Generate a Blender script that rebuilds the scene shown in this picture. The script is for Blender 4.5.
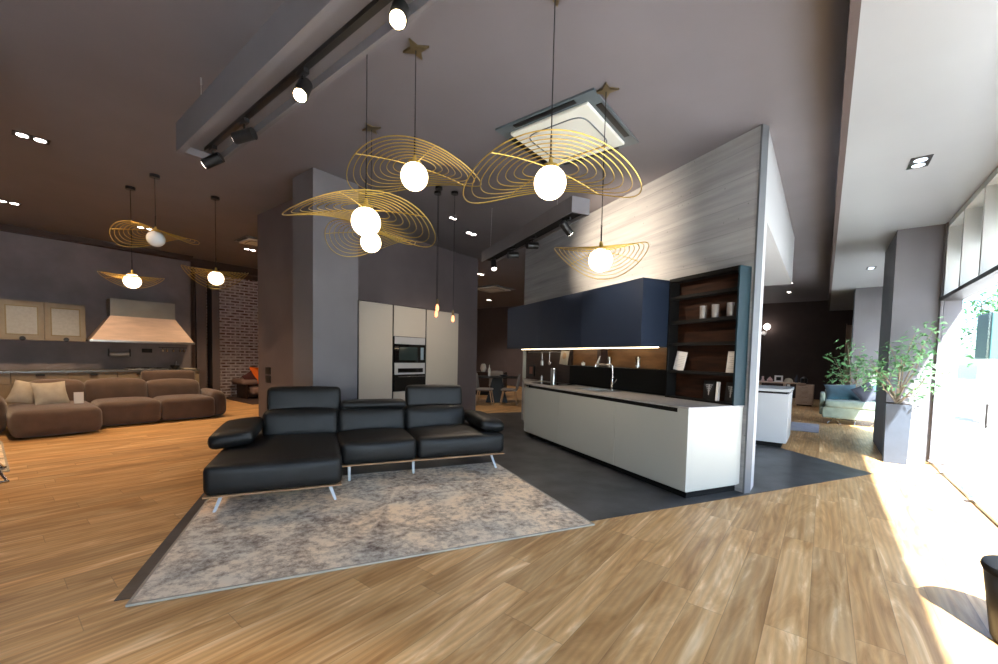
import bpy, bmesh, math, random
from mathutils import Vector, Matrix, Euler
random.seed(7)
for o in list(bpy.data.objects): bpy.data.objects.remove(o)
S = bpy.context.scene
COL = S.collection
R = math.radians
PI = math.pi

# ------------------------------------------------------------------ camera
cam_d = bpy.data.cameras.new('camera'); cam = bpy.data.objects.new('camera', cam_d); COL.objects.link(cam)
FP = 411.08
cam_d.sensor_fit = 'HORIZONTAL'; cam_d.sensor_width = 36.0; cam_d.lens = 36.0 * FP / 998.0
cam_d.shift_y = (376.53 - 332.0) / 998.0
cam_d.clip_start = 0.05; cam_d.clip_end = 300
pit, rol, yaw = R(-2.767), R(1.2418), R(38.269)
F = Vector((0, math.cos(pit), math.sin(pit))); U0 = Vector((0, -math.sin(pit), math.cos(pit))); X0 = Vector((1, 0, 0))
XR = X0 * math.cos(rol) + U0 * math.sin(rol); UP = -X0 * math.sin(rol) + U0 * math.cos(rol)
RZ = Matrix.Rotation(yaw, 3, 'Z')
F, XR, UP = RZ @ F, RZ @ XR, RZ @ UP
m = Matrix.Identity(4)
for i in range(3):
    m[i][0] = XR[i]; m[i][1] = UP[i]; m[i][2] = -F[i]
m[0][3], m[1][3], m[2][3] = 0, 0, 1.42
cam.matrix_world = m
S.camera = cam

# ------------------------------------------------------------------ world, sun, exposure
W = bpy.data.worlds.new('world'); S.world = W; W.use_nodes = True
nt = W.node_tree; nt.nodes.clear()
wo = nt.nodes.new('ShaderNodeOutputWorld'); bg = nt.nodes.new('ShaderNodeBackground'); sk = nt.nodes.new('ShaderNodeTexSky')
sk.sky_type = 'NISHITA'; sk.sun_disc = False; sk.sun_elevation = R(44); sk.sun_rotation = R(150); sk.altitude = 100
sk.air_density = 1.0; sk.dust_density = 2.0; sk.ozone_density = 1.0
tn = nt.nodes.new('ShaderNodeMix'); tn.data_type = 'RGBA'; tn.blend_type = 'MULTIPLY'; tn.inputs[0].default_value = 1.0; tn.inputs[7].default_value = (0.84, 1.0, 1.16, 1)
nt.links.new(sk.outputs[0], tn.inputs[6]); nt.links.new(tn.outputs[2], bg.inputs[0]); nt.links.new(bg.outputs[0], wo.inputs[0])
bg.inputs[1].default_value = 0.78
sd = bpy.data.lights.new('sun', 'SUN'); sun = bpy.data.objects.new('sun', sd); COL.objects.link(sun)
sd.energy = 44.0; sd.angle = R(0.8); sd.color = (0.92, 0.98, 1.0)
sun.rotation_euler = Vector((1.0, -2.2, 2.34)).to_track_quat('Z', 'Y').to_euler()
pd = bpy.data.lights.new('window_portal', 'AREA'); po = bpy.data.objects.new('window_portal', pd); COL.objects.link(po)
pd.shape = 'RECTANGLE'; pd.size = 12.6; pd.size_y = 3.4
pd.cycles.is_portal = True
po.matrix_world = Matrix.Translation((1.55, 2.35, 1.72)) @ Matrix(((0, 0, 1, 0), (1, 0, 0, 0), (0, 1, 0, 0), (0, 0, 0, 1)))
pd2 = pd.copy(); po2 = bpy.data.objects.new('window_portal', pd2); COL.objects.link(po2); pd2.size = 4.3
po2.matrix_world = Matrix.Translation((1.55, 12.5, 1.72)) @ Matrix(((0, 0, 1, 0), (1, 0, 0, 0), (0, 1, 0, 0), (0, 0, 0, 1)))
S.view_settings.view_transform = 'Standard'; S.view_settings.look = 'None'
S.view_settings.gamma = 1.0; S.view_settings.exposure = 0.0
S.view_settings.use_curve_mapping = False
K_SPOT = 1.0

# ------------------------------------------------------------------ kitchen frame: u runs away to the left, v away to the right
KA = R(61.86)
KV = Vector((-math.sin(KA), math.cos(KA), 0)); PV = Vector((math.cos(KA), math.sin(KA), 0))
def kp(u, v, z=0.0): return KV * u + PV * v + Vector((0, 0, z))
CZ = 3.88

# ------------------------------------------------------------------ materials
MATS = {}
def mat(name, col, rough=0.5, metal=0.0, var=0.0, vscale=6.0, bump=0.0, bscale=60.0, col2=None, stretch=(1, 1, 1), spec=0.5, coat=0.0, emit=0.0, trans=0.0, sheen=0.0, detail=4):
    if name in MATS: return MATS[name]
    M = bpy.data.materials.new(name); M.use_nodes = True; n = M.node_tree.nodes; l = M.node_tree.links
    b = n['Principled BSDF']
    c = (col[0], col[1], col[2], 1)
    b.inputs['Base Color'].default_value = c; b.inputs['Roughness'].default_value = rough; b.inputs['Metallic'].default_value = metal
    b.inputs['Specular IOR Level'].default_value = spec; b.inputs['Coat Weight'].default_value = coat
    b.inputs['Transmission Weight'].default_value = trans; b.inputs['Sheen Weight'].default_value = sheen
    if emit: b.inputs['Emission Color'].default_value = c; b.inputs['Emission Strength'].default_value = emit
    tc = n.new('ShaderNodeTexCoord'); mp = n.new('ShaderNodeMapping'); mp.inputs['Scale'].default_value = stretch
    l.new(tc.outputs['Object'], mp.inputs[0])
    if var or col2:
        nz = n.new('ShaderNodeTexNoise'); nz.inputs['Scale'].default_value = vscale; nz.inputs['Detail'].default_value = detail
        l.new(mp.outputs[0], nz.inputs[0])
        mx = n.new('ShaderNodeValToRGB')
        lo = [max(0, x * (1 - var)) for x in col] if not col2 else col
        hi = [min(1, x * (1 + var)) for x in col] if not col2 else col2
        mx.color_ramp.elements[0].position = 0.35; mx.color_ramp.elements[1].position = 0.65
        mx.color_ramp.elements[0].color = (*lo, 1); mx.color_ramp.elements[1].color = (*hi, 1)
        l.new(nz.outputs[0], mx.inputs[0]); l.new(mx.outputs[0], b.inputs['Base Color'])
    if bump:
        n2 = n.new('ShaderNodeTexNoise'); n2.inputs['Scale'].default_value = bscale; n2.inputs['Detail'].default_value = 3
        l.new(mp.outputs[0], n2.inputs[0]); bp = n.new('ShaderNodeBump'); bp.inputs['Strength'].default_value = bump; bp.inputs['Distance'].default_value = 0.01
        l.new(n2.outputs[0], bp.inputs['Height']); l.new(bp.outputs[0], b.inputs['Normal'])
    MATS[name] = M
    return M

def math_node(n, l, op, a, b=None, c=None):
    q = n.new('ShaderNodeMath'); q.operation = op
    for i, v in enumerate((a, b, c)):
        if v is None: continue
        if isinstance(v, (int, float)): q.inputs[i].default_value = v
        else: l.new(v, q.inputs[i])
    return q.outputs[0]

def wood_floor():
    M = bpy.data.materials.new('oak_planks'); M.use_nodes = True; n = M.node_tree.nodes; l = M.node_tree.links
    b = n['Principled BSDF']
    tc = n.new('ShaderNodeTexCoord'); sp = n.new('ShaderNodeSeparateXYZ'); l.new(tc.outputs['Object'], sp.inputs[0])
    X, Y = sp.outputs[0], sp.outputs[1]
    Wd, Ln = 0.19, 1.45
    xr = math_node(n, l, 'DIVIDE', X, Wd); row = math_node(n, l, 'FLOOR', xr); fx = math_node(n, l, 'FRACT', xr)
    wn = n.new('ShaderNodeTexWhiteNoise'); wn.noise_dimensions = '1D'; l.new(row, wn.inputs['W'])
    off = math_node(n, l, 'MULTIPLY', wn.outputs['Value'], 7.3)
    yr = math_node(n, l, 'ADD', math_node(n, l, 'DIVIDE', Y, Ln), off)
    colm = math_node(n, l, 'FLOOR', yr); fy = math_node(n, l, 'FRACT', yr)
    cmb = n.new('ShaderNodeCombineXYZ'); l.new(row, cmb.inputs[0]); l.new(colm, cmb.inputs[1])
    w2 = n.new('ShaderNodeTexWhiteNoise'); w2.noise_dimensions = '2D'; l.new(cmb.outputs[0], w2.inputs['Vector'])
    idv = w2.outputs['Value']
    # grain coordinates, different in every plank
    gx = math_node(n, l, 'ADD', math_node(n, l, 'MULTIPLY', X, 7.0), math_node(n, l, 'MULTIPLY', idv, 37.0))
    gy = math_node(n, l, 'ADD', math_node(n, l, 'MULTIPLY', Y, 0.9), math_node(n, l, 'MULTIPLY', idv, 91.0))
    gv = n.new('ShaderNodeCombineXYZ'); l.new(gx, gv.inputs[0]); l.new(gy, gv.inputs[1])
    n1 = n.new('ShaderNodeTexNoise'); n1.inputs['Scale'].default_value = 1.0; n1.inputs['Detail'].default_value = 5; n1.inputs['Roughness'].default_value = 0.6; n1.inputs['Distortion'].default_value = 1.6
    l.new(gv.outputs[0], n1.inputs[0])
    r1 = n.new('ShaderNodeValToRGB'); e = r1.color_ramp.elements
    e[0].position = 0.30; e[0].color = (0.36, 0.180, 0.060, 1); e[1].position = 0.74; e[1].color = (0.88, 0.67, 0.40, 1)
    q = e.new(0.46); q.color = (0.52, 0.295, 0.115, 1); q = e.new(0.60); q.color = (0.64, 0.405, 0.185, 1)
    l.new(n1.outputs[0], r1.inputs[0])
    # fine figure
    fv = n.new('ShaderNodeCombineXYZ'); l.new(math_node(n, l, 'MULTIPLY', gx, 5.0), fv.inputs[0]); l.new(math_node(n, l, 'MULTIPLY', gy, 2.2), fv.inputs[1])
    n2 = n.new('ShaderNodeTexNoise'); n2.inputs['Scale'].default_value = 0.8; n2.inputs['Detail'].default_value = 4; l.new(fv.outputs[0], n2.inputs[0])
    br = math_node(n, l, 'ADD', math_node(n, l, 'MULTIPLY', n2.outputs[0], 0.34), 0.82)
    br = math_node(n, l, 'MULTIPLY', br, math_node(n, l, 'ADD', math_node(n, l, 'MULTIPLY', idv, 0.30), 0.86))
    # swirls of the figured boards
    wv = n.new('ShaderNodeTexWave'); wv.wave_type = 'BANDS'; wv.bands_direction = 'X'; wv.inputs['Scale'].default_value = 1.1; wv.inputs['Distortion'].default_value = 6.0; wv.inputs['Detail'].default_value = 1.5; wv.inputs['Detail Scale'].default_value = 0.6
    l.new(gv.outputs[0], wv.inputs[0])
    br = math_node(n, l, 'MULTIPLY', br, math_node(n, l, 'ADD', math_node(n, l, 'MULTIPLY', wv.outputs[1], 0.16), 0.90))
    # joints
    dx = math_node(n, l, 'MULTIPLY', math_node(n, l, 'MINIMUM', fx, math_node(n, l, 'SUBTRACT', 1.0, fx)), Wd)
    dy = math_node(n, l, 'MULTIPLY', math_node(n, l, 'MINIMUM', fy, math_node(n, l, 'SUBTRACT', 1.0, fy)), Ln)
    dm = math_node(n, l, 'MINIMUM', dx, dy)
    jt = n.new('ShaderNodeMapRange'); jt.inputs[1].default_value = 0.0006; jt.inputs[2].default_value = 0.0028; jt.inputs[3].default_value = 0.62; jt.inputs[4].default_value = 1.0
    l.new(dm, jt.inputs[0])
    br = math_node(n, l, 'MULTIPLY', br, jt.outputs[0])
    vm = n.new('ShaderNodeVectorMath'); vm.operation = 'SCALE'; l.new(r1.outputs[0], vm.inputs[0]); l.new(br, vm.inputs['Scale'])
    l.new(vm.outputs[0], b.inputs['Base Color'])
    rr = n.new('ShaderNodeMapRange'); rr.inputs[3].default_value = 0.30; rr.inputs[4].default_value = 0.46; l.new(n2.outputs[0], rr.inputs[0]); l.new(rr.outputs[0], b.inputs['Roughness'])
    bp = n.new('ShaderNodeBump'); bp.inputs['Strength'].default_value = 0.12; bp.inputs['Distance'].default_value = 0.003
    l.new(n2.outputs[0], bp.inputs['Height']); l.new(bp.outputs[0], b.inputs['Normal'])
    b.inputs['Specular IOR Level'].default_value = 0.45
    return M

def rug_mat(name='rug_pile'):
    M = bpy.data.materials.new(name); M.use_nodes = True; n = M.node_tree.nodes; l = M.node_tree.links; b = n['Principled BSDF']
    tc = n.new('ShaderNodeTexCoord')
    a = n.new('ShaderNodeTexNoise'); a.inputs['Scale'].default_value = 2.4; a.inputs['Detail'].default_value = 10; a.inputs['Roughness'].default_value = 0.8; a.inputs['Distortion'].default_value = 0.15
    l.new(tc.outputs['Object'], a.inputs[0])
    r = n.new('ShaderNodeValToRGB'); e = r.color_ramp.elements
    e[0].position = 0.39; e[0].color = (0.17, 0.125, 0.11, 1); e[1].position = 0.57; e[1].color = (0.90, 0.83, 0.73, 1)
    q = e.new(0.45); q.color = (0.38, 0.32, 0.28, 1); q = e.new(0.51); q.color = (0.64, 0.575, 0.50, 1)
    a2 = n.new('ShaderNodeTexNoise'); a2.inputs['Scale'].default_value = 17.0; a2.inputs['Detail'].default_value = 6; a2.inputs['Roughness'].default_value = 0.75; l.new(tc.outputs['Object'], a2.inputs[0])
    ad = math_node(n, l, 'ADD', math_node(n, l, 'MULTIPLY', a.outputs[0], 0.62), math_node(n, l, 'MULTIPLY', a2.outputs[0], 0.42))
    l.new(ad, r.inputs[0])
    c = n.new('ShaderNodeTexNoise'); c.inputs['Scale'].default_value = 1.1; c.inputs['Detail'].default_value = 3; l.new(tc.outputs['Object'], c.inputs[0])
    r2 = n.new('ShaderNodeValToRGB'); r2.color_ramp.elements[0].position = 0.38; r2.color_ramp.elements[1].position = 0.62
    r2.color_ramp.elements[0].color = (0.86, 0.88, 0.86, 1); r2.color_ramp.elements[1].color = (1.12, 0.98, 0.80, 1); l.new(c.outputs[0], r2.inputs[0])
    mx = n.new('ShaderNodeMix'); mx.data_type = 'RGBA'; mx.blend_type = 'MULTIPLY'; mx.inputs[0].default_value = 1.0
    l.new(r.outputs[0], mx.inputs[6]); l.new(r2.outputs[0], mx.inputs[7]); l.new(mx.outputs[2], b.inputs['Base Color'])
    b.inputs['Roughness'].default_value = 0.95; b.inputs['Specular IOR Level'].default_value = 0.15
    d = n.new('ShaderNodeTexNoise'); d.inputs['Scale'].default_value = 220; l.new(tc.outputs['Object'], d.inputs[0])
    bp = n.new('ShaderNodeBump'); bp.inputs['Strength'].default_value = 0.4; bp.inputs['Distance'].default_value = 0.004; l.new(d.outputs[0], bp.inputs['Height']); l.new(bp.outputs[0], b.inputs['Normal'])
    return M

def concrete_mat():
    M = bpy.data.materials.new('board_formed_concrete'); M.use_nodes = True; n = M.node_tree.nodes; l = M.node_tree.links; b = n['Principled BSDF']
    tc = n.new('ShaderNodeTexCoord'); mp = n.new('ShaderNodeMapping'); mp.inputs['Scale'].default_value = (1, 0.28, 5.0); l.new(tc.outputs['Object'], mp.inputs[0])
    a = n.new('ShaderNodeTexNoise'); a.inputs['Scale'].default_value = 1.7; a.inputs['Detail'].default_value = 9; a.inputs['Roughness'].default_value = 0.66; a.inputs['Distortion'].default_value = 0.15; l.new(mp.outputs[0], a.inputs[0])
    r = n.new('ShaderNodeValToRGB'); e = r.color_ramp.elements; e[0].position = 0.3; e[0].color = (0.25, 0.255, 0.26, 1); e[1].position = 0.7; e[1].color = (0.42, 0.425, 0.43, 1)
    l.new(a.outputs[0], r.inputs[0])
    sp = n.new('ShaderNodeSeparateXYZ'); l.new(tc.outputs['Object'], sp.inputs[0])
    fz = math_node(n, l, 'FRACT', math_node(n, l, 'DIVIDE', sp.outputs[2], 0.285))
    sm = n.new('ShaderNodeMapRange'); sm.inputs[1].default_value = 0.0; sm.inputs[2].default_value = 0.035; sm.inputs[3].default_value = 0.72; sm.inputs[4].default_value = 1.0; l.new(fz, sm.inputs[0])
    # bug holes
    vo = n.new('ShaderNodeTexVoronoi'); vo.inputs['Scale'].default_value = 9; l.new(tc.outputs['Object'], vo.inputs[0])
    hl = n.new('ShaderNodeMapRange'); hl.inputs[1].default_value = 0.05; hl.inputs[2].default_value = 0.09; hl.inputs[3].default_value = 0.65; hl.inputs[4].default_value = 1.0; l.new(vo.outputs[0], hl.inputs[0])
    k = math_node(n, l, 'MULTIPLY', sm.outputs[0], hl.outputs[0])
    vm = n.new('ShaderNodeVectorMath'); vm.operation = 'SCALE'; l.new(r.outputs[0], vm.inputs[0]); l.new(k, vm.inputs['Scale']); l.new(vm.outputs[0], b.inputs['Base Color'])
    b.inputs['Roughness'].default_value = 0.75
    bp = n.new('ShaderNodeBump'); bp.inputs['Strength'].default_value = 0.35; bp.inputs['Distance'].default_value = 0.01; l.new(a.outputs[0], bp.inputs['Height']); l.new(bp.outputs[0], b.inputs['Normal'])
    return M

def brick_mat():
    M = bpy.data.materials.new('whitewashed_brick'); M.use_nodes = True; n = M.node_tree.nodes; l = M.node_tree.links; b = n['Principled BSDF']
    tc = n.new('ShaderNodeTexCoord'); sp = n.new('ShaderNodeSeparateXYZ'); l.new(tc.outputs['Object'], sp.inputs[0])
    cb = n.new('ShaderNodeCombineXYZ'); l.new(sp.outputs[1], cb.inputs[0]); l.new(sp.outputs[2], cb.inputs[1])
    nz = n.new('ShaderNodeTexNoise'); nz.inputs['Scale'].default_value = 7; nz.inputs['Detail'].default_value = 4; l.new(cb.outputs[0], nz.inputs[0])
    bt = n.new('ShaderNodeTexBrick'); bt.inputs['Scale'].default_value = 1.0; bt.inputs['Brick Width'].default_value = 0.26; bt.inputs['Row Height'].default_value = 0.09; bt.inputs['Mortar Size'].default_value = 0.022; bt.inputs['Mortar Smooth'].default_value = 0.3
    bt.inputs['Color1'].default_value = (0.12, 0.055, 0.045, 1); bt.inputs['Color2'].default_value = (0.19, 0.10, 0.085, 1); bt.inputs['Mortar'].default_value = (0.66, 0.60, 0.61, 1)
    l.new(cb.outputs[0], bt.inputs[0])
    mx = n.new('ShaderNodeMix'); mx.data_type = 'RGBA'; mx.inputs[7].default_value = (0.58, 0.51, 0.52, 1); l.new(bt.outputs[0], mx.inputs[6])
    rr = n.new('ShaderNodeMapRange'); rr.inputs[1].default_value = 0.40; rr.inputs[2].default_value = 0.68; rr.inputs[4].default_value = 0.85; l.new(nz.outputs[0], rr.inputs[0]); l.new(rr.outputs[0], mx.inputs[0])
    l.new(mx.outputs[2], b.inputs['Base Color']); b.inputs['Roughness'].default_value = 0.85
    bp = n.new('ShaderNodeBump'); bp.invert = True; bp.inputs['Strength'].default_value = 0.5; bp.inputs['Distance'].default_value = 0.01; l.new(bt.outputs['Fac'], bp.inputs['Height']); l.new(bp.outputs[0], b.inputs['Normal'])
    return M

def glass_mat(name='clear_glass', tint=(1, 1, 1), gloss=0.08):
    if name in MATS: return MATS[name]
    M = bpy.data.materials.new(name); M.use_nodes = True; n = M.node_tree.nodes; l = M.node_tree.links; n.clear()
    o = n.new('ShaderNodeOutputMaterial'); t = n.new('ShaderNodeBsdfTransparent'); g = n.new('ShaderNodeBsdfGlossy'); mx = n.new('ShaderNodeMixShader')
    t.inputs[0].default_value = (*tint, 1); g.inputs['Roughness'].default_value = 0.02; mx.inputs[0].default_value = 0.6 * gloss
    l.new(t.outputs[0], mx.inputs[1]); l.new(g.outputs[0], mx.inputs[2]); l.new(mx.outputs[0], o.inputs[0])
    MATS[name] = M; return M

OAK = wood_floor(); RUG = rug_mat(); CONC = concrete_mat(); BRICK = brick_mat(); GLASS = glass_mat()
TILE = mat('dark_tile', (0.058, 0.060, 0.062), 0.36, var=0.45, vscale=3.0, bump=0.1, bscale=25, detail=7)
CEIL = mat('ceiling_paint', (0.152, 0.140, 0.152), 0.6, var=0.04, vscale=1.5)
SOFF = mat('soffit_paint', (0.27, 0.28, 0.29), 0.32, var=0.03, vscale=1.2)
WALLP = mat('plum_grey_paint', (0.115, 0.094, 0.097), 0.7, var=0.06, vscale=2.0)
WALLG = mat('grey_paint', (0.135, 0.128, 0.136), 0.7, var=0.05, vscale=2.0)
WALLB = mat('dark_brown_paint', (0.055, 0.036, 0.031), 0.7, var=0.1, vscale=2.0)
WALLS = mat('stone_grey_plaster', (0.20, 0.18, 0.19), 0.75, var=0.16, vscale=1.6, detail=7)
WHITEP = mat('white_paint', (0.44, 0.45, 0.46), 0.6)
PALEF = mat('pale_frame', (0.55, 0.56, 0.53), 0.45)
BLACKM = mat('black_metal', (0.012, 0.012, 0.013), 0.42, metal=0.3)
BLACKP = mat('black_matt', (0.006, 0.006, 0.006), 0.7, spec=0.2)
DARKM = mat('dark_bronze', (0.03, 0.025, 0.022), 0.45, metal=0.5)
CHROME = mat('chrome', (0.75, 0.75, 0.76), 0.14, metal=1.0)
LEGM = mat('satin_aluminium', (0.36, 0.37, 0.38), 0.4, metal=0.3)
STEELT = mat('satin_steel_trim', (0.55, 0.55, 0.56), 0.35, metal=0.2)
STEEL = mat('brushed_steel', (0.52, 0.52, 0.52), 0.3, metal=1.0, var=0.08, vscale=40, stretch=(1, 1, 12))
GOLD = mat('brass_wire', (0.56, 0.40, 0.10), 0.38, metal=0.8)
BRASSD = mat('aged_brass', (0.20, 0.155, 0.085), 0.4, metal=0.8)
LEATHER = mat('black_leather', (0.0085, 0.0092, 0.0095), 0.44, var=0.15, vscale=9, bump=0.2, bscale=170, spec=0.32)
TAUPE = mat('taupe_fabric', (0.082, 0.050, 0.036), 0.9, var=0.12, vscale=5, bump=0.2, bscale=220, sheen=0.3)
CREAMF = mat('cream_linen', (0.40, 0.36, 0.29), 0.9, var=0.08, vscale=10, bump=0.3, bscale=160)
OAKTRIM = mat('oak_trim', (0.32, 0.18, 0.09), 0.5, var=0.2, vscale=8, stretch=(1, 8, 1))
LACQ = mat('pale_grey_lacquer', (0.42, 0.425, 0.385), 0.38, var=0.015, vscale=1)
LACQT = mat('beige_lacquer', (0.55, 0.50, 0.43), 0.42, var=0.02, vscale=1)
WORKT = mat('grey_stone_worktop', (0.36, 0.345, 0.33), 0.3, var=0.1, vscale=14)
NAVY = mat('navy_lacquer', (0.010, 0.018, 0.038), 0.5, spec=0.35)
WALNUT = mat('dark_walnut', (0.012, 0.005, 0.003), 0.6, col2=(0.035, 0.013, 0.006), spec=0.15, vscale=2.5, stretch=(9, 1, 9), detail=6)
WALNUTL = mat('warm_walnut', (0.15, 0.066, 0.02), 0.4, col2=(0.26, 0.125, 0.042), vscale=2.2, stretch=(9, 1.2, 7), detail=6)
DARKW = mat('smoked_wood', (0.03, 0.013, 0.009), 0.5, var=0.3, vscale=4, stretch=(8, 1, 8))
BGLASS = mat('black_glass', (0.008, 0.008, 0.009), 0.06, coat=0.5)
PAPER = mat('white_paper', (0.72, 0.71, 0.69), 0.6)
HOODM = mat('pinkish_copper', (0.58, 0.45, 0.37), 0.42, metal=0.25, var=0.1, vscale=2.5, stretch=(1, 1, 6))
HOODG = mat('grey_chimney_metal', (0.30, 0.30, 0.27), 0.5, metal=0.3, var=0.08, vscale=3)
CABG = mat('greige_cabinet', (0.21, 0.18, 0.13), 0.55, var=0.06, vscale=8)
FROST = mat('frosted_cabinet_glass', (0.30, 0.30, 0.27), 0.35, var=0.06, vscale=20)
TEAL = mat('teal_velvet', (0.018, 0.075, 0.10), 0.85, var=0.25, vscale=6, sheen=0.5)
MINT = mat('sage_velvet', (0.24, 0.30, 0.24), 0.85, var=0.12, vscale=7, sheen=0.3)
GREYF = mat('slate_cushion', (0.04, 0.042, 0.055), 0.9, var=0.1)
ORANGE = mat('orange_fabric', (0.85, 0.16, 0.012), 0.85)
BURG = mat('burgundy_fabric', (0.07, 0.018, 0.022), 0.85)
MAUVEF = mat('mauve_fabric', (0.26, 0.17, 0.15), 0.9, var=0.1)
BARK = mat('bark', (0.24, 0.18, 0.12), 0.85, var=0.2, vscale=20)
LEAF = mat('ficus_leaf', (0.07, 0.20, 0.07), 0.45, col2=(0.20, 0.40, 0.17), vscale=30)
LEAFT = mat('tree_leaf', (0.05, 0.16, 0.05), 0.6, col2=(0.12, 0.30, 0.12), vscale=3)
SOIL = mat('soil', (0.03, 0.02, 0.015), 0.95)
POTM = mat('graphite_planter', (0.035, 0.042, 0.055), 0.45, var=0.08)
DESKW = mat('pale_desk_wood', (0.50, 0.36, 0.27), 0.5, var=0.08, vscale=6)
CHAIRF = mat('grey_chair_shell', (0.20, 0.175, 0.16), 0.8)
CHAIRW = mat('ash_legs', (0.50, 0.30, 0.16), 0.5)
GLOBE = mat('opal_globe_lit', (1.0, 0.80, 0.55), 0.3, emit=5.0)
GLOBEB = mat('opal_globe_bright', (1.0, 0.80, 0.56), 0.3, emit=5.0)
GLOBEOFF = mat('opal_globe_unlit', (0.62, 0.66, 0.68), 0.15)
LAMPW = mat('lamp_warm', (1.0, 0.72, 0.42), 0.4, emit=45.0)
LAMPC = mat('lamp_white', (1.0, 0.88, 0.82), 0.4, emit=14.0)
EDISON = mat('filament_bulb', (1.0, 0.36, 0.16), 0.4, emit=2.6)
LEDM = mat('led_strip', (1.0, 0.78, 0.50), 0.4, emit=9.0)
PAVE = mat('pavement', (0.62, 0.60, 0.57), 0.8, var=0.06, vscale=2)
FACADE = mat('pale_render', (0.78, 0.77, 0.74), 0.8)
ACW = mat('cassette_white', (0.74, 0.75, 0.68), 0.45)
ACG = mat('cassette_grey', (0.09, 0.115, 0.13), 0.3)
VASEG = glass_mat('vase_glass', (0.9, 0.92, 0.92), 0.25)

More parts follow.
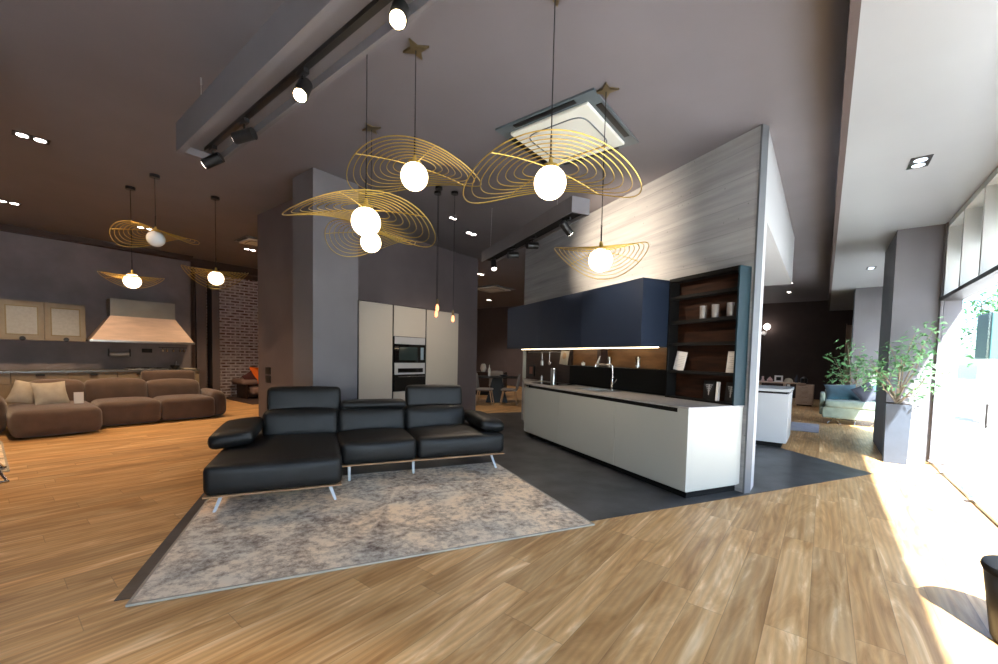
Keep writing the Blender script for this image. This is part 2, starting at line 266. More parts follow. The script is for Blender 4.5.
# ------------------------------------------------------------------ builders
class MB:
    def __init__(s): s.b = bmesh.new()
    def box(s, x0, x1, y0, y1, z0, z1, bev=0.0, seg=2, mtx=None):
        r = bmesh.ops.create_cube(s.b, size=1.0); vs = r['verts']
        for v in vs:
            v.co = Vector(((x0 + x1) / 2 + v.co.x * (x1 - x0), (y0 + y1) / 2 + v.co.y * (y1 - y0), (z0 + z1) / 2 + v.co.z * (z1 - z0)))
            if mtx: v.co = mtx @ v.co
        if bev:
            es = {e for v in vs for e in v.link_edges}
            bmesh.ops.bevel(s.b, geom=list(es), offset=bev, segments=seg, profile=0.5, affect='EDGES')
        return s
    def cyl(s, p0, p1, r0, r1=None, seg=16, caps=True):
        r1 = r0 if r1 is None else r1
        p0, p1 = Vector(p0), Vector(p1); d = p1 - p0
        q = d.to_track_quat('Z', 'Y').to_matrix().to_4x4()
        bmesh.ops.create_cone(s.b, cap_ends=caps, segments=seg, radius1=r0, radius2=max(r1, 1e-5), depth=d.length, matrix=Matrix.Translation((p0 + p1) / 2) @ q)
        return s
    def sph(s, c, r, sc=(1, 1, 1), u=20, v=12):
        bmesh.ops.create_uvsphere(s.b, u_segments=u, v_segments=v, radius=r, matrix=Matrix.Translation(c) @ Matrix.Diagonal((*sc, 1)))
        return s
    def tube(s, pts, r, closed=False, seg=6):
        n = len(pts); P = [Vector(p) for p in pts]; rings = []
        up = Vector((0, 0, 1))
        for i in range(n):
            a = P[(i - 1) % n] if (closed or i > 0) else P[i]; c = P[(i + 1) % n] if (closed or i < n - 1) else P[i]
            t = (c - a).normalized(); s1 = t.cross(up)
            if s1.length < 1e-3: s1 = t.cross(Vector((1, 0, 0)))
            s1.normalize(); s2 = s1.cross(t)
            rr = r[i] if isinstance(r, (list, tuple)) else r
            rings.append([s.b.verts.new(P[i] + (s1 * math.cos(2 * PI * k / seg) + s2 * math.sin(2 * PI * k / seg)) * rr) for k in range(seg)])
        for i in range(n if closed else n - 1):
            A, B = rings[i], rings[(i + 1) % n]
            for k in range(seg): s.b.faces.new((A[k], A[(k + 1) % seg], B[(k + 1) % seg], B[k]))
        if not closed:
            s.b.faces.new(rings[0][::-1]); s.b.faces.new(rings[-1])
        return s
    def lathe(s, prof, c=(0, 0, 0), seg=24):
        rings = []
        for r, z in prof: rings.append([s.b.verts.new((c[0] + max(r, 1e-4) * math.cos(2 * PI * k / seg), c[1] + max(r, 1e-4) * math.sin(2 * PI * k / seg), c[2] + z)) for k in range(seg)])
        for A, B in zip(rings, rings[1:]):
            for k in range(seg): s.b.faces.new((A[k], A[(k + 1) % seg], B[(k + 1) % seg], B[k]))
        s.b.faces.new(rings[0][::-1]); s.b.faces.new(rings[-1])
        return s
    def prism(s, poly, z0, z1):
        a = [s.b.verts.new((x, y, z0)) for x, y in poly]; b = [s.b.verts.new((x, y, z1)) for x, y in poly]
        s.b.faces.new(a[::-1]); s.b.faces.new(b); n = len(poly)
        for i in range(n): s.b.faces.new((a[i], a[(i + 1) % n], b[(i + 1) % n], b[i]))
        return s
    def hull8(s, lo, hi):
        a = [s.b.verts.new(p) for p in lo]; b = [s.b.verts.new(p) for p in hi]
        s.b.faces.new(a[::-1]); s.b.faces.new(b)
        for i in range(4): s.b.faces.new((a[i], a[(i + 1) % 4], b[(i + 1) % 4], b[i]))
        return s
    def cushion(s, x0, x1, y0, y1, z0, z1, r=0.05, puff=0.02, fn=None, sides=None):
        h = Vector(((x1 - x0) / 2, (y1 - y0) / 2, (z1 - z0) / 2)); c = Vector(((x0 + x1) / 2, (y0 + y1) / 2, (z0 + z1) / 2))
        r = min(r, min(h) * 0.98)
        def ts(hh):
            e = (hh - r) / hh; a = [-1, -(1 + e) / 2 - (1 - e) * .25, -(1 + e) / 2, -e - (1 - e) * 0.0]
            mid = [e * (-1 + 2 * k / 6) for k in range(1, 6)]
            return a + mid + [-q for q in a[::-1]]
        T = [ts(h.x), ts(h.y), ts(h.z)]
        cache = {}
        def vert(i, j, k):
            key = (i, j, k)
            if key in cache: return cache[key]
            p = Vector((T[0][i], T[1][j], T[2][k])); q = Vector((p.x * h.x, p.y * h.y, p.z * h.z))
            inn = Vector([max(-(h[a] - r), min(h[a] - r, q[a])) for a in range(3)])
            d = q - inn
            if d.length > 1e-9:
                # cube-like to sphere-like
                d = d.normalized() * min(r, max(abs(d.x), abs(d.y), abs(d.z)))
            q = inn + d
            a, b_, g = q.x / h.x, q.y / h.y, q.z / h.z
            q.z += puff * (1 - a * a) * (1 - b_ * b_) * (1 if g > 0 else -1) * abs(g)
            q.y += puff * 0.6 * (1 - a * a) * (1 - g * g) * (1 if b_ > 0 else -1) * abs(b_)
            q.x += puff * 0.6 * (1 - b_ * b_) * (1 - g * g) * (1 if a > 0 else -1) * abs(a)
            q = q + c
            if fn: q = Vector(fn(q))
            v = s.b.verts.new(q); cache[key] = v; return v
        n = [len(t) - 1 for t in T]
        for ax in range(3):
            o = [a for a in range(3) if a != ax]
            for side in (0, n[ax]):
                for i in range(n[o[0]]):
                    for j in range(n[o[1]]):
                        idx = []
                        for (a, b_) in ((i, j), (i + 1, j), (i + 1, j + 1), (i, j + 1)):
                            t = [0, 0, 0]; t[ax] = side; t[o[0]] = a; t[o[1]] = b_; idx.append(vert(*t))
                        flip = (side == 0) ^ (ax == 1)
                        try: s.b.faces.new(idx[::-1] if flip else idx)
                        except ValueError: pass
        return s
    def build(s, name, material, parent=None, smooth=False, loc=None, rotz=0.0):
        me = bpy.data.meshes.new(name)
        bmesh.ops.recalc_face_normals(s.b, faces=s.b.faces)
        s.b.to_mesh(me); s.b.free()
        me.materials.append(material)
        if smooth:
            me.polygons.foreach_set('use_smooth', [True] * len(me.polygons))
            try: me.set_sharp_from_angle(angle=R(42))
            except Exception: pass
        o = bpy.data.objects.new(name, me); COL.objects.link(o)
        if parent: o.parent = parent
        if loc is not None: o.location = loc
        if rotz: o.rotation_euler = (0, 0, rotz)
        return o

def tag(o, label, cat, group=None, kind=None):
    o['label'] = label; o['category'] = cat
    if group: o['group'] = group
    if kind: o['kind'] = kind
    return o
def thing(name, label, cat, loc=(0, 0, 0), rotz=0.0, group=None):
    o = bpy.data.objects.new(name, None); COL.objects.link(o); o.empty_display_size = 0.1
    o.location = loc; o.rotation_euler = (0, 0, rotz)
    return tag(o, label, cat, group)
def struct(o): o['kind'] = 'structure'; return o
def copy_tree(o, loc=None, rotz=None, label=None, parent=None):
    kids = [c for c in COL.objects if c.parent == o] if parent is None else list(o.children)
    kids = list(o.children)
    c = o.copy(); COL.objects.link(c)
    if parent: c.parent = parent
    if loc is not None: c.location = loc
    if rotz is not None: c.rotation_euler = (0, 0, rotz)
    if label: c['label'] = label
    for k in kids: copy_tree(k, parent=c)
    return c
def spot(parent, loc, direction, power, color=(1.0, 0.78, 0.56), angle=70, blend=0.6, size=0.04):
    ld = bpy.data.lights.new('lamp', 'SPOT'); ld.energy = power * K_SPOT; ld.color = color; ld.spot_size = R(angle); ld.spot_blend = blend; ld.shadow_soft_size = size
    o = bpy.data.objects.new('lamp', ld); COL.objects.link(o); o.location = loc
    o.rotation_euler = Vector(direction).to_track_quat('-Z', 'Y').to_euler()
    if parent: o.parent = parent
    return o

# ================================================================== THE ROOM
XG = 1.30   # glass wall plane
struct(MB().box(-15.2, 1.34, -4.2, 21.0, -0.12, 0.0).build('floor', OAK))
tile_poly = [(2.91, -1.06), (2.89, 6.62), (4.27, 7.02), (9.45, 8.4), (9.45, -1.06)]
struct(MB().prism([(v, u) for u, v in tile_poly], 0.0005, 0.004).build('floor', TILE, rotz=KA))
struct(MB().box(-15.2, 0.02, -4.2, 21.0, CZ, CZ + 0.15).build('ceiling', CEIL))
# lowered soffit by the glass with its dark step
struct(MB().box(0.07, XG + 0.22, -4.2, 21.0, 3.47, CZ + 0.15).build('ceiling', SOFF))
struct(MB().box(0.02, 0.07, -4.2, 21.0, 3.47, CZ + 0.15).build('trim_1', WALLB))
# outer walls
struct(MB().box(-15.2, XG, -4.3, -4.2, 0, CZ).build('wall_front', WALLP))
struct(MB().box(-13.5, -13.3, -4.2, 3.56, 0, CZ).build('wall_left', WALLS))
struct(MB().box(-14.5, -14.3, 3.56, 8.0, 0, CZ).build('wall_brick', BRICK))
struct(MB().box(-14.5, -14.3, 8.0, 16.2, 0, CZ).build('wall_left', WALLP))
struct(MB().box(-14.3, -13.3, 3.54, 3.56, 0, CZ).build('wall_left', WALLB))
struct(MB().box(-14.5, -2.4, 16.2, 16.4, 0, CZ).build('wall_back', WALLP))
struct(MB().box(-2.6, -2.4, 9.6, 16.2, 0, CZ).build('wall_partition', WALLP))
struct(MB().box(-2.6, 1.4, 20.5, 20.7, 0, CZ).build('wall_back', WALLB))
# dark header along the left wall and pilasters by the brick
struct(MB().box(-13.3, -13.12, -4.2, 3.56, 3.76, CZ).box(-14.3, -13.4, 3.56, 5.9, 3.66, CZ).build('trim_2', WALLB))
for i, (y0, y1, mt) in enumerate(((3.60, 3.72, WALLB), (3.75, 3.99, WALLP), (4.12, 4.30, WALLP))):
    struct(MB().box(-14.0, -13.62, y0, y1, 0, CZ - 0.2).build('trim_%d' % (3 + i), mt))
# piers in the middle
struct(MB().box(-6.02, -5.45, 2.82, 3.50, 0, CZ).build('wall_pier', WALLG))
struct(MB().box(-8.16, -6.02, 3.19, 3.5, 0, CZ).build('wall_pier', WALLP))
struct(MB().box(-7.30, -7.0, 3.5, 7.92, 2.445, CZ).box(-7.3, -7.0, 3.5, 4.495, 0, 2.445).box(-7.3, -7.0, 7.235, 7.92, 0, 2.445).box(-7.72, -7.70, 3.5, 7.92, 0, CZ).build('wall_niche', WALLP))
struct(MB().box(-6.2, -5.36, -0.6, 0.07, 0, CZ).build('wall_pier', WALLG))
# kitchen wall: board-formed concrete with pale rim, return and bulkhead
kw = struct(MB().box(4.2, 4.29, 2.956, 8.3, 0, CZ).build('wall_kitchen', CONC, rotz=KA))
struct(MB().prism([(-0.57, 5.18), (-0.57, 5.47), (-1.0, 5.62), (-1.0, 5.42)], 0, CZ).build('wall_return', WHITEP))
struct(MB().prism([(-0.57, 5.47), (-0.57, 10.0), (-1.35, 10.0), (-1.35, 5.75)], 2.98, CZ).build('wall_bulkhead', WHITEP))
struct(MB().box(4.195, 4.295, 2.935, 2.956, 0, CZ).build('trim_7', mat('grey_edge_profile', (0.12, 0.13, 0.14), 0.5), rotz=KA))
# column at the glass, far column
struct(MB().box(0.78, XG, 8.69, 10.3, 0, 3.47).build('wall_column', WALLG))
struct(MB().box(0.58, 1.4, 14.7, 15.4, 0, 3.47).build('wall_column', WALLG))
# pale door on the far wall
d1 = struct(MB().box(0.62, 0.88, 20.42, 20.5, 0, 2.9).build('door_1', DESKW))
struct(MB().box(0.60, 0.62, 20.40, 20.5, 0, 2.95).box(0.88, 0.90, 20.40, 20.5, 0, 2.95).build('door_frame', DESKW, d1))

# glass wall
ys = [-4.2, -1.6, 1.1, 3.75, 6.41, 8.69]
for i, (a, b_) in enumerate(zip(ys, ys[1:])):
    w = struct(MB().box(XG, XG + 0.012, a + 0.008, b_ - 0.008, 0.04, 2.36).build('window_%d' % (i + 1), GLASS))
    MB().box(XG - 0.012, XG + 0.03, a, b_, 0.0, 0.035).build('window_rail', STEEL, w)
    MB().box(XG - 0.03, XG + 0.2, a, b_, 2.36, 2.41).build('transom', DARKM, w)
for i, (a, b_) in enumerate(((-4.2, -0.5), (-0.5, 3.7), (3.7, 6.9), (6.9, 7.76), (7.76, 8.62))):
    w = struct(MB().box(XG + 0.17, XG + 0.18, a + 0.03, b_ - 0.03, 2.41, 3.40).build('window_%d' % (i + 6), GLASS))
    MB().box(XG, XG + 0.2, b_ - 0.03, b_ + 0.03, 2.41, 3.44).box(XG, XG + 0.2, a, b_, 3.40, 3.47).build('window_frame', PALEF, w)
struct(MB().box(XG + 0.02, XG + 0.2, 8.65, 10.3, 0, 3.47).box(XG + 0.02, XG + 0.2, 14.7, 21.0, 0, 3.47).box(XG - 0.02, XG + 0.01, 8.62, 8.69, 0, 3.47).build('wall_right', WALLG))
for y, w_ in ((8.5, 'right beside the column'), (7.79, 'second from the column'), (6.41, 'third from the column'), (5.06, 'fourth from the column, near the photo edge'), (3.75, 'beside the dark bin')):
    tag(MB().box(XG - 0.05, XG + 0.03, y - 0.05, y + 0.05, 0.035, 0.06, bev=0.006).build('glass_clamp', STEEL, loc=(0, 0, 0)),
        'small steel clamp on the glass floor rail, ' + w_, 'clamp', 'clamps along the floor rail of the glass wall')
w = struct(MB().box(XG, XG + 0.012, 10.32, 14.68, 0.04, 2.36).build('window_11', GLASS))
MB().box(XG - 0.03, XG + 0.2, 10.3, 14.7, 2.36, 2.41).build('transom', DARKM, w)
w = struct(MB().box(XG + 0.17, XG + 0.18, 10.32, 14.68, 2.41, 3.44).build('window_12', GLASS))
# pull handle on the glass door leaf
hd = thing('door_handle', 'slim dark handle on the glass leaf at the right edge', 'handle', (XG - 0.02, 6.0, 0.95))
MB().cyl((-0.03, 0, -0.12), (-0.03, 0, 0.12), 0.009).build('bar', DARKM, hd, True)
for z_ in (0.1, -0.1): MB().cyl((-0.03, 0, z_), (0.018, 0, z_), 0.007).build('mount', DARKM, hd, True)

# outside
struct(MB().box(1.34, 40, -30, 70, -0.2, -0.02).build('pavement', PAVE))
struct(MB().box(1.52, 1.80, -4.2, 21.0, 2.93, 3.62).build('trim_6', WALLG))
fb = thing('building', 'pale building across the street seen through the glass', 'building', (20, 30, 0))
MB().box(-6, 6, -22, 22, -0.02, 9).build('wall', FACADE, fb)
for k in range(5):
    MB().box(-6.05, -5.98, -18 + k * 8, -15.5 + k * 8, 1.2, 3.6).build('shopfront_window', BGLASS, fb)
tk = thing('kiosk', 'dark green kiosk under the street tree outside', 'kiosk', (3.45, 16.0, -0.02), R(5))
MB().box(-0.30, 0.42, -0.5, 0.4, 1.65, 2.8, bev=0.02).build('cabin', mat('kiosk_green', (0.03, 0.09, 0.085), 0.5), tk)
MB().box(-0.26, 0.36, -0.4, 0.3, 0.0, 1.65).build('plinth', FACADE, tk)

def leaf_cloud(mb, tips, n, size, rnd, spread, flat=0.35):
    for _ in range(n):
        t = rnd.choice(tips); c = Vector(t) + Vector((rnd.gauss(0, spread), rnd.gauss(0, spread), rnd.gauss(0, spread * 0.8)))
        e = Euler((rnd.uniform(-0.9, 0.9), rnd.uniform(-0.9, 0.9), rnd.uniform(0, 6.3))).to_matrix()
        L = size * rnd.uniform(0.7, 1.25); Wd = L * 0.42
        pts = [(0, 0, 0), (L * 0.45, Wd / 2, L * 0.06), (L, 0, -L * 0.12), (L * 0.45, -Wd / 2, L * 0.06)]
        v = [mb.b.verts.new(c + e @ Vector(p)) for p in pts]
        mb.b.faces.new((v[0], v[1], v[2])); mb.b.faces.new((v[0], v[2], v[3]))

def plant(root, base, tips, nl, size, seed, spread, stem=0.012, leafm=None, trunks=3):
    rnd = random.Random(seed); mb = MB(); all_t = []
    for i, t in enumerate(tips):
        b0 = Vector(base) + Vector((rnd.uniform(-.03, .03), rnd.uniform(-.03, .03), 0)); T = Vector(t); mid = b0.lerp(T, 0.5) + Vector((rnd.uniform(-.06, .06), rnd.uniform(-.06, .06), 0.06))
        pts = [b0, b0.lerp(mid, 0.5) + Vector((0, 0, 0.03)), mid, mid.lerp(T, 0.5) + Vector((0, 0, .02)), T]
        mb.tube(pts, [stem, stem * .85, stem * .7, stem * .5, stem * .3], seg=6)
        all_t += [pts[2].lerp(T, 0.3), pts[3], T, T, pts[3].lerp(T, 0.5)]
        for k in range(3):
            a = pts[rnd.choice((2, 3))]; q = a + Vector((rnd.gauss(0, spread * 1.4), rnd.gauss(0, spread * 1.4), abs(rnd.gauss(0, spread))))
            mb.tube([a, a.lerp(q, .5) + Vector((0, 0, .02)), q], [stem * .4, stem * .3, stem * .2], seg=5); all_t += [q]
    mb.build('branches', BARK, root, True)
    lf = MB(); leaf_cloud(lf, all_t, nl, size, rnd, spread); lf.build('foliage', leafm or LEAF, root)

tr = thing('street_tree', 'green leafy street tree beyond the glass', 'tree', (3.95, 18.0, -0.02))
plant(tr, (0, 0, 0), [(-0.45, 0.1, 3.3), (-0.3, -0.2, 3.5), (0.1, 0.3, 3.7), (-0.35, 0.2, 3.0), (0.2, -0.3, 3.4), (0.5, 0, 3.3), (0.0, .2, 3.1), (0.1, 0, 2.9)], 1100, 0.2, 3, 0.17, stem=0.05, leafm=LEAFT)

# ================================================================== RUG
rg = thing('area_rug', 'mottled grey and cream rug with white edge in front of black sofa', 'rug', kp(3.9, 0.585, 0.004), KA)
MB().box(-1.545, 1.545, -1.075, 1.075, 0, 0.012, bev=0.003).build('pile', RUG, rg)
MB().box(-1.56, -1.545, -1.09, 1.09, 0, 0.013).box(1.545, 1.56, -1.09, 1.09, 0, 0.013).box(-1.545, 1.545, -1.09, -1.075, 0, 0.013).box(-1.545, 1.545, 1.075, 1.09, 0, 0.013).build('border', CREAMF, rg)

# ================================================================== BLACK SOFA  (local x = v, local y = u)
bs = thing('corner_sofa', 'black leather corner sofa with chaise and raised headrests behind the rug', 'sofa', kp(0, 0, 0), KA)
def Bf(**k): pass
MB().cushion(-0.90, 0.195, 4.06, 5.55, 0.19, 0.455, r=0.06, puff=0.02).build('chaise_seat', LEATHER, bs, True)
MB().cushion(0.205, 1.02, 4.62, 5.55, 0.22, 0.47, r=0.06, puff=0.03).build('seat_cushion', LEATHER, bs, True)
MB().cushion(1.03, 2.12, 4.62, 5.55, 0.22, 0.47, r=0.06, puff=0.03).build('seat_cushion', LEATHER, bs, True)
def lean(q, k=0.16, z0=0.45): return (q[0], q[1] + (q[2] - z0) * k, q[2])
for (a, b_) in ((-0.60, 0.20), (0.21, 1.02), (1.03, 1.84)):
    MB().cushion(a, b_, 5.32, 5.58, 0.42, 0.735, r=0.06, puff=0.03, fn=lean).build('backrest', LEATHER, bs, True)
def lean2(q): return (q[0] * (1 if q[0] < 0.3 else 1), q[1] + (q[2] - 0.45) * 0.18, q[2])
MB().cushion(-0.57, 0.24, 5.40, 5.53, 0.715, 0.995, r=0.045, puff=0.012, fn=lean2).build('headrest', LEATHER, bs, True)
MB().cushion(1.06, 1.84, 5.40, 5.53, 0.725, 1.005, r=0.045, puff=0.012, fn=lean2).build('headrest', LEATHER, bs, True)
def foldf(q): return (q[0], q[1], q[2])
MB().cushion(0.24, 1.04, 5.36, 5.62, 0.725, 0.825, r=0.045, puff=0.012, fn=foldf).build('headrest', LEATHER, bs, True)
# arms: wide pads sloping down to the outside
def armL(q):
    t = (q[0] + 1.0) / 0.40; w = (q[1] - 4.7) / 0.8
    return (q[0], q[1], q[2] + 0.05 * t + 0.03 * w)
MB().cushion(-1.0, -0.60, 4.70, 5.5, 0.44, 0.60, r=0.07, puff=0.02, fn=armL).build('armrest', LEATHER, bs, True)
def armR(q):
    t = (2.17 - q[0]) / 0.33; w = (q[1] - 4.72) / 0.78
    return (q[0], q[1], q[2] + 0.04 * t + 0.03 * w)
MB().cushion(1.84, 2.17, 4.72, 5.50, 0.45, 0.60, r=0.07, puff=0.02, fn=armR).build('armrest', LEATHER, bs, True)
MB().box(-0.88, -0.80, 5.0, 5.1, 0.42, 0.50).build('arm_bracket', STEEL, bs)
MB().box(2.02, 2.10, 5.0, 5.1, 0.42, 0.50).build('arm_bracket', STEEL, bs)
MB().box(-0.90, 0.19, 4.07, 5.6, 0.178, 0.192, bev=0.003).box(0.19, 2.12, 4.63, 5.6, 0.205, 0.221, bev=0.003).build('base_rail', OAKTRIM, bs)
for (x, y, dx, dy) in ((-0.78, 4.24, -0.06, -0.05), (0.08, 4.22, 0.06, -0.05), (0.30, 4.78, 0.0, -0.03), (1.02, 4.84, 0.0, -0.03), (1.98, 4.76, 0.06, -0.05), (-0.78, 5.50, -0.05, 0.05), (1.98, 5.50, 0.05, 0.05), (0.6, 5.5, 0, .04)):
    zf = 0.0175 if (abs(y) < 4.97 and x > -0.95 and x < 2.14) else 0.005
    zt = 0.18 if x < 0.19 else 0.207
    MB().hull8([(x + dx - .012, y + dy - .005, zf), (x + dx + .012, y + dy - .005, zf), (x + dx + .012, y + dy + .005, zf), (x + dx - .012, y + dy + .005, zf)],
               [(x - .016, y - .006, zt), (x + .016, y - .006, zt), (x + .016, y + .006, zt), (x - .016, y + .006, zt)]).build('leg', LEGM, bs)

# ================================================================== KITCHEN BASE  (local x=v, y=u)
VF, ZT = 3.385, 0.953
U0, U1 = 2.99, 6.58
cuts = [(U0, 4.10, 'right-hand pale grey base cabinet beside the concrete wall end'), (4.10, 5.42, 'middle pale grey base cabinet under the sink'), (5.42, U1, 'left-hand pale grey base cabinet under the hob')]
for i, (a, b_, lab) in enumerate(cuts):
    c = thing('base_cabinet', lab, 'cabinet', kp(a, VF, 0), KA, 'pale grey base cabinets of the concrete-wall kitchen')
    L = b_ - a; top = 0.70 if i == 1 else 0.90
    if i == 2:
        MB().prism([(0.03, 0.0), (0.80, 0.0), (0.80, 2.7 - 0.0), (0.77, 2.70), (0.03, L)], 0.08, 0.90).build('body', LACQ, c)
        MB().prism([(0.10, 0.0), (0.80, 0.0), (0.80, 2.55), (0.77, 2.55), (0.10, L - 0.05)], 0.004, 0.08).build('plinth', BLACKP, c)
    else:
        MB().box(0.03, 0.80, 0.02 if i == 0 else 0, L, 0.08, top).build('body', LACQ, c)
        MB().box(0.07, 0.80, 0.05 if i == 0 else 0, L, 0.004, 0.08).build('plinth', BLACKP, c)
    MB().box(0.0, 0.03, (0.02 if i == 0 else 0.003), L - 0.002, 0.095, 0.885, bev=0.002).build('front_panel', LACQ, c)
    if i == 0:
        MB().box(0.0, 0.80, 0.0, 0.02, 0.095, 0.931, bev=0.002).build('end_panel', LACQ, c)
        MB().box(0.012, 0.03, 0.14, L, 0.885, 0.93).build('grip_channel', BLACKP, c)
        MB().box(0.0, 0.03, 0.02, 0.14, 0.885, 0.93).build('front_panel', LACQ, c)
    else:
        MB().box(0.012, 0.03, 0, L - (0.12 if i == 2 else 0), 0.885, 0.93).build('grip_channel', BLACKP, c)
wt = MB()
wt.box(VF - 0.005, 4.195, U0 - 0.005, 4.72, 0.932, ZT, bev=0.002)
wt.box(VF - 0.005, 3.62, 4.72, 5.40, 0.932, ZT).box(4.0, 4.195, 4.72, 5.40, 0.932, ZT)
wt.prism([(VF - 0.005, 5.40), (4.195, 5.40), (4.195, 8.2), (4.16, 8.2), (VF - 0.005, U1)], 0.932, ZT)
tag(wt.build('worktop', WORKT, rotz=KA), 'thin grey stone worktop along the concrete-wall kitchen', 'worktop')
snk = thing('sink', 'recessed dark steel sink in the worktop below the tap', 'sink', kp(5.06, 3.81, 0.72), KA)
MB().box(-0.188, -0.178, -0.338, 0.338, 0, 0.238).box(0.178, 0.188, -0.338, 0.338, 0, 0.238).box(-0.178, 0.178, -0.338, -0.328, 0, 0.238).box(-0.178, 0.178, 0.328, 0.338, 0, 0.238).box(-0.178, 0.178, -0.328, 0.328, 0, 0.01).build('basin', STEEL, snk)
MB().cyl((0, 0, 0.01), (0, 0, 0.014), 0.04).build('drain', CHROME, snk, True)
hb = thing('hob', 'flat black glass hob set on the far end of the worktop', 'hob', kp(6.35, 3.82, ZT), KA)
MB().box(-0.25, 0.25, -0.36, 0.36, 0, 0.006, bev=0.002).build('glass_plate', BGLASS, hb)
MB().lathe([(0.09, 0.006), (0.09, 0.0065), (0.085, 0.0065)], (0.1, 0.18, 0)).build('cooking_zone', STEEL, hb)
MB().lathe([(0.09, 0.006), (0.09, 0.0065), (0.085, 0.0065)], (0.1, -0.18, 0)).build('cooking_zone', STEEL, hb)
fc = thing('kitchen_tap', 'tall chrome kitchen tap with right-angle spout', 'tap', kp(5.02, 4.07, ZT), KA)
MB().lathe([(0.03, 0), (0.03, 0.01), (0.022, 0.02), (0.022, 0.16), (0.016, 0.18)]).tube([(0, 0, 0.16), (0, 0, 0.36), (-0.01, 0.01, 0.375), (-0.10, 0.12, 0.378), (-0.17, 0.20, 0.378)], 0.013, seg=10).tube([(-0.165, .195, 0.378), (-0.17, .2, 0.34)], 0.014, seg=10).build('body', CHROME, fc, True)
MB().tube([(0, -0.02, 0.10), (0.0, -0.06, 0.12), (0, -0.10, 0.17)], 0.008, seg=8).build('lever', CHROME, fc, True)

# wall cladding of the niche
cl = thing('backsplash_panel', 'black lower backsplash with walnut panel glowing above it', 'backsplash', kp(0, 0, 0), KA)
MB().box(4.155, 4.195, 4.00, 6.32, ZT, 1.29).build('black_panel', BLACKP, cl)
MB().box(4.170, 4.195, 4.00, 6.32, 1.29, 1.585).build('walnut_panel', WALNUTL, cl)
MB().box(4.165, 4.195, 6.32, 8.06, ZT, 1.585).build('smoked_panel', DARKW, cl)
MB().box(4.03, 4.17, 5.28, 5.36, 1.303, 1.585).build('divider', DARKW, cl)
MB().box(4.14, 4.17, 6.24, 6.32, 1.303, 1.585).build('divider', DARKW, cl)
MB().box(4.10, 4.195, 8.06, 8.10, ZT, 1.59).build('end_upright', LACQ, cl)
tag(MB().box(4.0, 4.155, 4.02, 6.32, 1.292, 1.302, bev=0.002).build('glass_shelf', glass_mat('shelf_glass', (0.75, 0.8, 0.78), 0.5), rotz=KA), 'thin glass ledge under the navy wall cabinets', 'shelf')
# wall cabinets
for i, (a, b_, lab) in enumerate(((3.93, 5.20, 'navy wall cabinet next to the open walnut shelves'), (5.20, 6.50, 'middle navy wall cabinet over the tap'), (6.50, 7.86, 'far left navy wall cabinet over the hob'))):
    c = thing('wall_cabinet', lab, 'cabinet', kp(a, 3.60, 1.59), KA, 'navy wall cabinets on the concrete wall')
    MB().box(0.022, 0.598, 0.001, b_ - a - .001, 0.0, 0.83, bev=0.002).build('body', NAVY, c)
    MB().box(0.0, 0.020, 0.001, b_ - a - .0015, 0.0, 0.83, bev=0.0015).build('door', NAVY, c)
led = tag(MB().box(3.94, 3.96, 4.0, 7.85, 1.576, 1.589).build('led_strip', LEDM, rotz=KA), 'glowing warm light strip under the navy cabinets', 'light')

# open shelving
sh = thing('open_shelving', 'tall open dark walnut shelving with navy end panel', 'shelving', kp(0, 0, 0), KA)
MB().box(4.02, 4.195, 2.978, 3.0, ZT, 2.43).build('end_panel', mat('teal_navy_lacquer', (0.008, 0.024, 0.032), 0.5, spec=0.25), sh)
MB().box(4.02, 4.195, 3.905, 3.927, ZT, 2.43).build('side_panel', BLACKP, sh)
MB().box(4.02, 4.195, 3.0, 3.905, 2.39, 2.43).build('top_panel', BLACKP, sh)
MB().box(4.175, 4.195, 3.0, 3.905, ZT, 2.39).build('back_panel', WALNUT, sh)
SHZ = [2.21, 1.91, 1.64, 1.30]
for z in SHZ: MB().box(4.03, 4.175, 3.0, 3.905, z - 0.035, z).build('shelf', BLACKP, sh)
MB().box(4.03, 4.175, 3.0, 3.905, ZT, ZT + .02).build('shelf', BLACKP, sh)
# glasses
gl = thing('drinking_glass', 'clear tumbler on the shelf, leftmost of the row of three', 'glass', kp(3.47, 4.09, SHZ[1]), KA, 'tumblers on the walnut shelves')
MB().lathe([(0.036, 0), (0.04, 0.15), (0.037, 0.15), (0.034, 0.012), (0.0, 0.012)], seg=18).build('bowl', mat('ribbed_glass', (0.30, 0.28, 0.27), 0.2, trans=0.35), gl, True)
MB().lathe([(0.034, 0.012), (0.036, 0.05), (0.0, 0.05)], seg=18).build('base', CHROME, gl, True)
copy_tree(gl, kp(3.31, 4.09, SHZ[1]), KA, 'clear tumbler on the shelf, middle of the row of three')
copy_tree(gl, kp(3.12, 4.09, SHZ[1]), KA, 'clear tumbler on the shelf, next to the navy end panel')
def leaner(name, lab, cat, u, v, z, w, h, t, m_, tilt=0.12, roll=0.0, group=None, mark=None):
    o = thing(name, lab, cat, kp(u, v, z), KA, group); o.rotation_euler = (roll, tilt, KA)
    MB().box(-t / 2, t / 2, -w / 2, w / 2, 0, h).build('cover', m_, o)
    if mark: mark(o, t, w, h)
    return o
def text_lines(o, t, w, h):
    mb = MB()
    for k in range(7): mb.box(-t / 2 - 0.001, -t / 2, -w * 0.38, w * 0.38 - (k % 3) * 0.02, h * (0.2 + k * 0.09), h * (0.2 + k * 0.09) + 0.004)
    mb.build('print', mat('grey_print', (0.42, 0.42, 0.44), 0.7), o)
